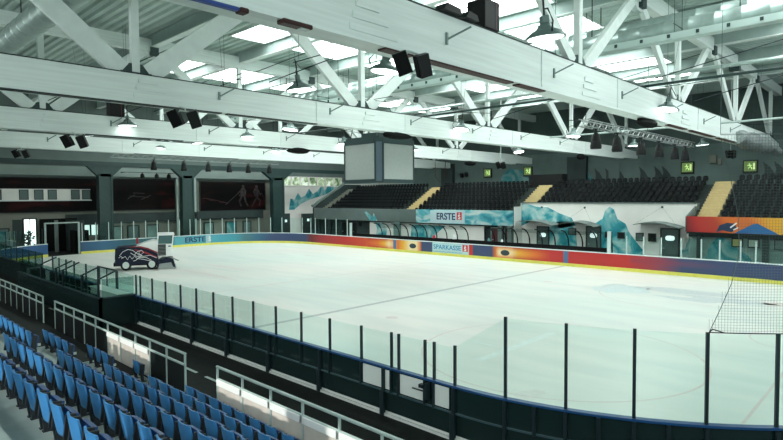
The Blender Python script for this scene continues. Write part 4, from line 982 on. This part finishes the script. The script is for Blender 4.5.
# ------------------------------------------------------------------ blue seats of the near stand
def blue_seat():
    t = thing('stadium_seat', '', 'seat', (0, 0, 0))
    k = MB(); n = 6; vs = []                           # curved back rest, faces +y
    for j in range(5):
        z = .20+.35*j/4; yb = -.02-.06*(j/4)
        hw = .178 if j < 4 else .16
        for side in (0, .022):
            for i in range(n+1):
                u = -1+2*i/n; vs.append((hw*u, yb-.03*(1-u*u)+side, z))
    W = n+1; fs = []
    for j in range(4):
        for i in range(n):
            a = j*2*W+i; b = a+2*W; fs.append((a, b, b+1, a+1)); a += W; b += W; fs.append((a, a+1, b+1, b))
        a = j*2*W; b = a+2*W; fs.append((a, a+W, b+W, b)); fs.append((a+n, b+n, b+n+W, a+n+W))
    for i in range(n): fs.append((i, i+1, i+1+W, i+W)); a = 8*W+i; fs.append((a, a+W, a+W+1, a+1))
    k.add(vs, fs); k.build('backrest', 'seat_blue', t, True)
    k = MB(); k.add([(-.16, .04, .17), (.16, .04, .17), (.15, .10, .18), (-.15, .10, .18), (-.16, .055, .44), (.16, .055, .44), (.14, .12, .42), (-.14, .12, .42)],
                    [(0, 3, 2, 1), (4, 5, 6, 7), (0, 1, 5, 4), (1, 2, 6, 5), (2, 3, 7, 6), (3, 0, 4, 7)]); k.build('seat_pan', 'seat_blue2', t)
    k = MB()
    for s_ in (-1, 1):
        x = s_*.205; k.bar((x, .03, .0), (x, -.0, .24), .04, .07, (0, 1, 0)); k.bar((x, -.02, .18), (x, .02, .46), .03, .10, (0, 1, 0)); k.box(x-.03, x+.03, -.02, .12, 0, .015)  # real frames, made wider to stand for the shaded gaps between seats
    k.bar((-.23, .02, .20), (.23, .02, .20), .03, .03); k.build('seat_frame', 'seat_frame', t)
    k = MB(); k.box(.233, .245, .06, .12, .22, .28); k.build('seat_number_plate', 'pale_metal', t)
    return t
bp = None
rown = ['front', 'second', 'third', 'fourth', 'fifth', 'sixth']
lefts = [(-16.1, -15.1), (-17.0, -15.0), (-17.8, -15.2), (-19.2, -15.4), None, None]
starts = [-13.15, -13.2, -13.45, -13.7, -14.1, -11.2]
rnd = random.Random(3)
for r_ in range(6):
    Y = -3.93-.8*r_+.08; Z = .57+.402*r_
    for block, span in (('left of the aisle', lefts[r_]), ('right of the aisle', (starts[r_], 0))):
        if not span: continue
        n = int((span[1]-span[0])/.53+.01); cnt = 0
        for j in range(n):
            x = span[0]+.265+.53*j
            if not (in_view((x, Y, Z+.5), 14) or in_view((x, Y, Z+.2), 14)): continue
            cnt += 1
            if bp is None: bp = blue_seat(); o = bp
            else: o = copy_tree(bp)
            o.location = (x, Y, Z); o.rotation_euler = (rnd.uniform(-.02, .02), 0, rnd.uniform(-.02, .02))
            tag(o, 'blue plastic tip-up seat, %s row from the rail, %s seat %s' % (rown[r_], nth(cnt), block), 'seat', 'blue seats %s' % block)

# ------------------------------------------------------------------ ice resurfacing machine
zc = thing('ice_resurfacer', 'white cabbed ice resurfacing machine with dark sides and white line drawing on the ice', 'ice resurfacer', (0, 0, 0))
k = MB()                                              # local: length +x, near flank at y=-1.05
k.prism([(.05, .45), (.0, 1.0), (.05, 1.72), (.5, 1.78), (1.9, 1.80), (2.5, 1.62), (3.3, 1.22), (3.35, .55), (3.1, .45)], -1.05, 1.05, 'y'); k.build('body', 'zam_dark', zc)
k = MB(); k.prism([(1.55, 1.78), (2.2, 2.05), (3.0, 2.25), (3.32, 2.2), (3.32, 1.30), (2.5, 1.70), (1.95, 1.84)], -1.0, 1.0, 'y'); k.build('hood', 'zam_white', zc)
k = MB(); k.prism([(1.0, 1.80), (1.9, 1.84), (2.6, 1.66), (3.32, 1.32), (3.32, 1.25), (2.5, 1.58), (1.8, 1.77), (1.0, 1.78)], -1.07, -1.04, 'y')
k.prism([(1.5, 1.62), (2.4, 1.38), (3.3, .95), (3.3, .88), (2.3, 1.28), (1.5, 1.56)], -1.065, -1.04, 'y'); k.build('red_stripe', 'zam_red', zc)
k = MB()
for pts in ([(.35, 1.15), (.6, 1.45), (1.0, 1.62), (1.35, 1.55), (1.75, 1.25), (2.1, 1.1)], [(.5, .95), (.8, 1.1), (.95, .85), (1.15, 1.12), (1.3, .88), (1.5, 1.08), (1.7, .9), (2.2, .82), (2.9, .62)],
            [(1.5, 1.2), (1.75, 1.45), (2.05, 1.52), (2.2, 1.35), (2.0, 1.2), (1.8, 1.3), (1.9, 1.42)], [(1.75, 1.1), (2.2, 1.05), (2.7, 1.12), (3.2, .9)], [(.3, 1.0), (.45, 1.12), (.6, 1.0)], [(2.0, 1.1), (1.6, .78), (1.4, .72)],
            [(1.2, 1.35), (1.5, 1.15), (1.9, .98), (2.4, .95), (2.8, .72)]):
    k.tube([(a, -1.06, b) for a, b in pts], .020, 6)
k.build('line_drawing', 'zam_white', zc)
k = MB(); k.bbox(3.2, 4.55, -1.0, 1.0, .95, 1.35, .04)
k.bbox(3.2, 4.5, -1.0, 1.0, 1.25, 1.95, .03); k.build('cab_base', 'zam_white', zc)
k = MB()
for (x, y) in ((3.28, -.95), (4.48, -.95), (3.28, .95), (4.48, .95)): k.bar((x, y, 1.9), (x+(.08 if x < 4 else .08), y, 2.62), .09, .09)
k.bbox(3.3, 4.66, -1.02, 1.02, 2.6, 2.74, .04); k.build('cab_frame', 'zam_white', zc)
k = MB(); k.box(3.36, 4.5, -.97, -.95, 1.95, 2.6); k.box(3.36, 4.5, .95, .97, 1.95, 2.6); k.box(4.52, 4.54, -.9, .9, 1.95, 2.6); k.box(3.32, 3.34, -.9, .9, 1.95, 2.6); k.build('cab_window', 'zam_glass', zc)
k = MB(); k.box(3.33, 3.95, -1.03, -1.0, 1.05, 1.92)
g = k.build('radiator_grille', 'black', zc)
k = MB()
for i in range(7): k.box(3.36, 3.92, -1.045, -1.03, 1.12+.11*i, 1.15+.11*i)
k.build('grille_bars', 'zam_grey', g)
k = MB(); k.bbox(4.15, 4.35, -1.05, -1.0, 1.72, 1.80, .01); k.build('door_handle', 'black', zc)
for i, (x, y) in enumerate(((.82, -.88), (2.82, -.88), (.82, .88), (2.82, .88))):
    k = MB(); k.lathe([(.2, -.16), (.38, -.15), (.42, -.09), (.42, .09), (.38, .15), (.2, .16)], (x, y, .42), 24, 'y'); wh = k.build('wheel', 'tyre', zc, True)
    k = MB(); s_ = -1 if y < 0 else 1; k.lathe([(.26, s_*.10), (.26, s_*.175), (.20, s_*.17), (.08, s_*.19), (.07, s_*.21)], (x, y, .42), 20, 'y'); k.build('wheel_hub', 'hub', wh, True)
k = MB(); k.prism([(3.2, .12), (3.3, .55), (3.9, .9), (4.5, .82), (4.6, .5), (4.7, .12)], -1.12, 1.12, 'y'); k.build('conditioner_housing', 'zam_dark', zc)
k = MB(); k.prism([(3.3, .03), (3.4, .42), (4.35, .5), (4.55, .03)], -1.18, -1.12, 'y'); k.prism([(3.3, .03), (3.4, .42), (4.35, .5), (4.55, .03)], 1.12, 1.18, 'y'); k.box(4.55, 4.75, -1.1, 1.1, 0.0, .14); k.bar((4.3, -1.15, .9), (4.95, -1.15, .62), .08, .08); k.build('conditioner_side_plate', 'zam_grey', zc)
k = MB(); k.bbox(.0, 3.3, -.9, .9, .35, .5); k.box(-.12, .06, -.9, .9, .35, .6); k.build('chassis', 'black', zc)
k = MB(); k.lathe([(.12, 0), (.13, .1), (.10, .22), (.11, .34), (.05, .42)], (1.7, -.2, 2.0), 12); k.build('hose_reel', 'zam_red', zc)
zc.location = (-44.8, 6.2, 0); zc.rotation_euler = (0, 0, R(66)); zc.scale = (.88, .95, .97)

# ------------------------------------------------------------------ scoreboard cube
SBX, SBY = -28.0, 17.3
sb = thing('scoreboard', 'four sided hanging scoreboard with blank grey screens', 'scoreboard', (SBX, SBY, 6.3))
h = 1.78; a0, a1 = 6.35, 8.85
k = MB(); pts = [(h-.35, -h), (h, -h+.35), (h, h-.35), (h-.35, h), (-h+.35, h), (-h, h-.35), (-h, -h+.35), (-h+.35, -h)]
k.prism([(SBX+a, SBY+b) for a, b in pts], a0, a1, 'z'); k.build('case', 'scr_mid', sb)
k = MB(); k.prism([(SBX+a*1.04, SBY+b*1.04) for a, b in pts], a0-.14, a0, 'z'); k.build('rim', 'scr_case', sb)
k = MB(); k.prism([(SBX+a*1.04, SBY+b*1.04) for a, b in pts], a1, a1+.22, 'z'); k.build('rim', 'scr_case', sb)
for (dx, dy) in ((0, -1), (1, 0), (0, 1), (-1, 0)):
    k = MB(); e = h+.0; hw = h-.38
    def pbox(k, u0, u1, t0, t1, z0, z1):
        if dx == 0: k.box(SBX+u0, SBX+u1, SBY+dy*t0, SBY+dy*t1, z0, z1)
        else: k.box(SBX+dx*t0, SBX+dx*t1, SBY+u0, SBY+u1, z0, z1)
    pbox(k, -hw, hw, e, e+.03, a0+.12, a1-.1); sc = k.build('screen', 'screen', sb)
    k = MB()
    for u0, u1, z0, z1 in ((-hw-.1, -hw, a0, a1), (hw, hw+.1, a0, a1), (-hw, hw, a0, a0+.12), (-hw, hw, a1-.1, a1)): pbox(k, u0, u1, e, e+.07, z0, z1)
    k.build('screen_frame', 'scr_case', sc)
k = MB()
for dx in (-1.4, 1.4):
    for dy in (-1.4, 1.4): k.tube([(SBX+dx, SBY+dy, a1+.2), (SBX+dx*.5, 16.6+dy*.3, 11.9)], .03, 6)
k.build('hanging_cables', 'dark_gap', sb)
k = MB(); k.box(SBX-1.6, SBX+1.6, SBY-1.6, SBY+1.6, a1+.22, a1+.4); k.bbox(SBX-.9, SBX+.5, SBY-.8, SBY+.8, a1+.4, a1+.75); k.build('top_gear', 'scr_case', sb)

# ------------------------------------------------------------------ high bay lamps
def make_lamp():
    t = thing('pendant_lamp', '', 'lamp', (0, 0, 0))
    k = MB(); k.lathe([(.58, 0), (.57, .05), (.42, .17), (.24, .26), (.20, .36), (.12, .40)], (0, 0, 0), 20); k.build('reflector', 'lamp_shell', t, True)
    k = MB(); k.lathe([(.50, -.012), (.50, .0)], (0, 0, 0), 20); k.build('diffuser', 'lamp_glow', t)
    k = MB(); k.bbox(-.14, .14, -.1, .1, .40, .62, .02); k.build('ballast_box', 'lamp_shell', t)
    k = MB(); k.tube([(0, 0, .6), (0, 0, 1.15), (.0, .0, 1.2)], .03, 6); k.tube([(-.5, 0, .06), (-.62, 0, .35), (-.3, 0, .75), (0, 0, .8)], .025, 6); k.build('hanger_arm', 'dark_gap', t)
    return t
lp = make_lamp(); first = True
LR = (('row above the near boards', ((-9.0, 5.0), (-15.2, 4.8), (-20.1, 4.7), (-25.4, 4.3), (-36.8, 4.2), (-44.5, 4.3), (-55.8, 5.0))),
      ('second row from the near boards', ((-24.9, 13.4), (-31.6, 12.6), (-37.4, 12.9), (-44, 12.6), (-50.6, 12.3), (-56, 13.5))),
      ('third row, over mid ice', ((-11.0, 21.6), (-23.8, 20.9), (-36.9, 22), (-47.5, 22.4), (-56, 21))),
      ('fourth row, over the far boards', ((-20.5, 30.5), (-37, 31), (-51, 31.2), (-58, 30))),
      ('row above the far stand', ((-20.4, 42.4), (-31.2, 40.6), (-43.3, 40), (-15.8, 46.2), (-11.5, 43.5), (-52, 41))))
for nm, ps in LR:
    ps = sorted(ps, reverse=True)
    for i, (x, y) in enumerate(ps):
        o = lp if first else copy_tree(lp); first = False
        o.location = (x, y, 9.8); o.rotation_euler = (R(rnd.uniform(-9, 9)), R(rnd.uniform(-9, 9)), rnd.uniform(0, 3))
        tag(o, 'round hanging metal lamp, %s, %s from the right end' % (nm, nth(i+1)), 'lamp', 'hanging lamps under the trusses')
        k = MB(); k.bar((x, y, 10.98), (x, y, 15.95), .012, .012); k.bar((x-.4, y, 11.0), (x+1.9, y, 11.0), .03, .03)
        k.build('suspension_wire', 'dark_gap', o, fix=True).location = (0, 0, 0)
        c = o.children[-1]
        c.matrix_parent_inverse = (Matrix.Translation(o.location) @ o.rotation_euler.to_matrix().to_4x4()).inverted() @ Matrix.Translation(o.location)

# ------------------------------------------------------------------ loudspeakers
def speaker_pair(label, X, Y, Z, s_=1.0, pole=False):
    t = thing('loudspeaker', label, 'loudspeaker', (X, Y, Z), 'hanging loudspeaker pairs')
    for q, ang in ((-1, 35), (1, -30)):
        k = MB(); w_, d_, hh = .34*s_, .30*s_, .52*s_
        k.prism([(-w_, -d_), (w_, -d_), (w_*.75, d_), (-w_*.75, d_)], -hh, hh, 'z')
        Rm = Matrix.Rotation(R(ang), 4, 'Z') @ Matrix.Rotation(R(18*q), 4, 'Y') @ Matrix.Rotation(R(18), 4, 'X')
        k.v = [tuple(Rm @ Vector(v)+Vector((X+.1*q, Y+q*.52*s_, Z))) for v in k.v]; c = k.build('speaker_case', 'black', t)
        k = MB(); k.box(-w_*.9, w_*.9, -d_-.02, -d_, -hh*.93, hh*.93); k.v = [tuple(Rm @ Vector(v)+Vector((X+.1*q, Y+q*.52*s_, Z))) for v in k.v]; k.build('grille', 'black_cloth', c)
    k = MB(); k.tube([(X, Y-.5*s_, Z+.2), (X, Y-.35*s_, Z+.3), (X, Y+.35*s_, Z+.3), (X, Y+.5*s_, Z+.2)], .03, 6); k.tube([(X, Y, Z+.28), (X, Y, 9.1 if not pole else 14.9), (X+(0 if pole else -.55), Y, 9.22 if not pole else 15.0)], .03, 6); k.build('yoke', 'pale_metal', t)
speaker_pair('large black speaker pair under the nearest roof truss', -10.85, 1.4, 8.78, .56)
speaker_pair('black speaker pair under the truss in front of the scoreboard', -23.75, 1.5, 8.68, .68)
speaker_pair('black speaker pair under the third truss, upper left', -36.75, 1.2, 8.66, .68)
speaker_pair('black speaker under the fourth truss, near the left edge', -49.75, 1.5, 8.70, .55)
speaker_pair('small black speaker pair high above the right end of the far stand', -13.2, 44.6, 8.75, .6, True)
speaker_pair('small black speaker pair left of the first green exit sign', -31.8, 38.2, 8.4, .6, True)
for i, (X, y, z, lab) in enumerate(((-11.6, 5.7, 10.67, 'black speaker box with red edge standing on the nearest truss'), (-37.6, 3.8, 10.41, 'black box with red edge standing on the third truss, upper left'))):
    k = MB(); k.use(0).bbox(X-.35, X+.35, y-.42, y+.42, z, z+.92, .02); k.use(1).box(X+.352, X+.36, y+.2, y+.24, z+.02, z+.9); tag(k.build('speaker_box', ['black', 'door_red']), lab, 'speaker box')
for i, (y0, y1) in enumerate(((3.05, 3.9), (4.1, 4.75))):
    k = MB(); k.prism([(y0, 10.67), (y1, 10.67), (y1-.1, 10.84), (y0+.15, 10.88)], -11.5, -11.1, 'x'); tag(k.build('black_case', 'black'), 'low black case on top of the nearest truss, %s the speaker box' % ('farther from' if i == 0 else 'right beside'), 'case')
def drape(label, X, y, z, a, b, c):
    k = MB(); rnd = random.Random(int(y)); vs = []; n, m_ = 18, 7
    for j in range(m_+1):
        v = .05+(j/m_)*(math.pi-.1)
        for i in range(n):
            u = 2*math.pi*i/n; q = 1+.12*rnd.uniform(-1, 1)
            vs.append((X+a*math.sin(v)*math.cos(u)*q, y+b*math.sin(v)*math.sin(u)*q, z-c*math.cos(v)))
    k.add(vs, [(j*n+i, j*n+(i+1) % n, (j+1)*n+(i+1) % n, (j+1)*n+i) for j in range(m_) for i in range(n)])
    return tag(k.build('rolled_drape', 'black_cloth', smooth=True), label, 'drape', 'rolled black drapes under the trusses')
drape('rolled black drape under the third truss, left of the scoreboard', -37.4, 17.6, 9.05, .35, 1.1, .26)
drape('rolled black drape under the nearest truss, above the stage lights', -11.5, 20.2, 9.02, .3, 1.35, .24)
drape('rolled black drape under the far end of the third truss', -37.2, 40.5, 8.9, .3, 1.0, .25)
drape('small black drape under the far end of the truss in front of the scoreboard', -24.5, 40.4, 8.95, .25, .7, .28)
drape('black bundle of gear above the scoreboard', -24.4, 15.2, 9.02, .35, 1.2, .22)
t = thing('rolled_banner', 'rolled blue and white banner with a red end on the underside of the nearest truss', 'banner', (-11.2, -4, 9.1))
k = MB(); k.bbox(-11.34, -11.18, -12, -3.5, 9.10, 9.17, .02); k.build('blue_cloth', 'banner_blue', t)
k = MB(); k.bbox(-11.38, -11.14, -3.5, -3.3, 9.08, 9.18, .02); k.build('red_end', 'brown', t)
k = MB(); k.bbox(-11.40, -11.35, -12, -3.5, 9.10, 9.16, .02); k.build('white_edge', 'white_wood', t)
t = thing('floodlight', 'brown boxed fitting fixed under the nearest truss beside the rolled banner', 'light fitting', (-11.3, -2, 9.1))
k = MB(); k.bbox(-11.42, -11.15, -2.45, -1.65, 9.10, 9.2, .02); k.build('case', 'brown', t)
k = MB(); k.bbox(-11.36, -11.2, -1.95, -1.7, 9.08, 9.11, .01); k.build('lens', 'pale_metal', t)

# ------------------------------------------------------------------ stage light trusses with cans
def light_truss(label, X, y0, y1, z, ys, what, cs=1.0):
    t = thing('lighting_truss', label, 'lighting truss', (X, (y0+y1)/2, z), 'silver lighting trusses')
    k = MB(); q = .2
    for a, b in ((-q, 0), (q, 0), (-q, 2*q), (q, 2*q)): k.tube([(X+a, y0, z+b), (X+a, y1, z+b)], .035, 6)
    k.build('chords', 'silver', t); k = MB(); y = y0; s_ = 0
    while y < y1-.3:
        for a in (-q, q): k.bar((X+a, y, z+(2*q if s_ else 0)), (X+a, y+.45, z+(0 if s_ else 2*q)), .025, .025)
        k.bar((X-q, y, z), (X+q, y, z), .02, .02); y += .45; s_ = 1-s_
    k.build('lattice', 'silver', t)
    for y in (y0+.5, (y0+y1)/2, y1-.5): k = MB(); k.bar((X, y, z+.4), (X, y, 15.9), .03, .03); k.build('hanger', 'dark_gap', t)
    for i, y in enumerate(ys):
        c = thing('stage_light', 'black stage light hanging from the %s, %s from its left end' % (what, nth(i+1)), 'stage light', (X, y, z-.1), 'stage lights on the '+what)
        k = MB(); k.lathe([(.30*cs, -1.15*cs), (.32*cs, -1.0*cs), (.25*cs, -.62*cs), (.22*cs, -.38*cs), (.09, -.22)], (X, y, z), 14); k.build('lamp_can', 'black', c, True)
        k = MB(); k.tube([(X, y-.24, z-.45), (X, y-.24, z-.2), (X, y+.24, z-.2), (X, y+.24, z-.45)], .02, 6); k.box(X-.05, X+.05, y-.05, y+.05, z-.2, z+.04); k.box(X-.24, X+.24, y-.05, y+.05, z-.05, z+.03); k.build('yoke', 'dark_gap', c)
        for a in (0, 90, 180, 270): k = MB(); k.bar((X+.2*math.cos(R(a)), y+.2*math.sin(R(a)), z-.7), (X+.3*math.cos(R(a)), y+.3*math.sin(R(a)), z-.82), .22, .01); k.build('barn_door', 'black', c)
light_truss('silver lattice truss with six stage lights over the right end of the far stand', -15.6, 21.5, 42.5, 9.35, (23.4, 26.6, 30.8, 34.4, 38.0, 40.6), 'right lighting truss', 1.05)
light_truss('thin silver lattice truss with stage lights in front of the end wall', -54.5, 9.5, 27.5, 9.05, (13.4, 16.4, 19.0, 21.4, 23.7, 26.4), 'left lighting truss', .9)
k = MB(); k.tube([(-64.2, 14.0, 8.20), (-64.2, 20.4, 8.20)], .03, 6); k.bar((-64.2, 14.5, 8.2), (-65.52, 14.5, 8.2), .05, .05); k.bar((-64.2, 19.9, 8.2), (-65.52, 19.9, 8.2), .05, .05); tag(k.build('lamp_rail', 'dark_gap'), 'thin rail above the mural between the first two columns', 'rail')
for i, y in enumerate((16.3, 17.9, 19.3)):
    k = MB(); k.lathe([(.2, -.5), (.24, -.42), (.2, -.1), (.06, 0), (.05, .12)], (-64.2, y, 8.1), 12); tag(k.build('spot_lamp', 'black', smooth=True), 'small dark spot lamp above the mural between the columns, %s from the left' % nth(i+1), 'spot lamp', 'spot lamps over the column mural')
k = MB(); k.tube([(-40.2, 38.2, 9.2), (-40.0, 38.0, 7.5), (-39.7, 38.4, 6.9), (-39.4, 38.8, 7.4), (-39.3, 38.9, 9.2)], .035, 6); tag(k.build('hanging_cable', 'brown'), 'loop of reddish cable hanging right of the scoreboard', 'cable')

# ------------------------------------------------------------------ safety net over the near right corner
edge = [(2.86, -56.7), (3.1, -56.0), (3.4, -55.2), (3.75, -54.3), (4.3, -53.5), (4.95, -53.7), (5.6, -54.6), (6.2, -55.6), (7.2, -56.8), (8.9, -58)]
def edge_a(z):
    for (z0, a0), (z1, a1) in zip(edge, edge[1:]):
        if z <= z1: return a0+(a1-a0)*(z-z0)/(z1-z0)
    return edge[-1][1]
t = thing('safety_net', 'fine dark safety net hanging above the corner glass at the right', 'net', (-3, 2, 2.86))
def NP(a, z): x, y, nx, ny = on_arc(a); return Vector((x+nx*.06, y+ny*.06, z))
k = MB(); z = 2.86; AE = -40.0
def strand(k, p, q, w_):
    d = (q-p); a = d.cross(Vector((0, 0, 1))) if abs(d.normalized().z) < .9 else d.cross(Vector((1, 0, 0)))
    a = a.normalized()*w_; b = d.cross(a).normalized()*w_
    k.add([p+a, p-a*.5+b*.87, p-a*.5-b*.87, q+a, q-a*.5+b*.87, q-a*.5-b*.87], [(0, 1, 4, 3), (1, 2, 5, 4), (2, 0, 3, 5)])
while z < 6.4:
    a = edge_a(z); n = 6
    pts = [NP(a+(AE-a)*i/n, z) for i in range(n+1)]
    for p, q in zip(pts, pts[1:]): strand(k, p, q, .0019)
    z += .05
a = -57.0
while a < AE:
    zs = [zz for zz in [2.86+.25*i for i in range(14)] if edge_a(zz) <= a]
    for z0 in zs: 
        strand(k, NP(a, z0), NP(a, z0+.25), .0019)
    a += .34
k.build('mesh', 'net', t, fix=False)
k = MB(); k.tube([NP(edge_a(zz), zz) for zz in [2.86+.15*i for i in range(24)]], .006, 6); k.build('edge_rope', 'net', t)
k = MB(); k.tube([NP(-56.7+i*1.2, 2.87) for i in range(15)], .009, 6); k.tube([NP(-56.7, 2.86), NP(-56.3, 2.93), NP(-55.6, 2.90), NP(-55.0, 2.87)], .012, 6); k.build('bottom_rope', 'dark_gap', t)
k = MB(); k.tube([NP(-55.8, 6.38), NP(-40, 6.38)], .006, 6); k.build('top_line', 'net', t)
for a in (-55.8, -48, -40.2):
    k = MB(); k.tube([NP(a, 6.38), NP(a, 15.9)], .004, 4); k.build('hanging_line', 'net', t)
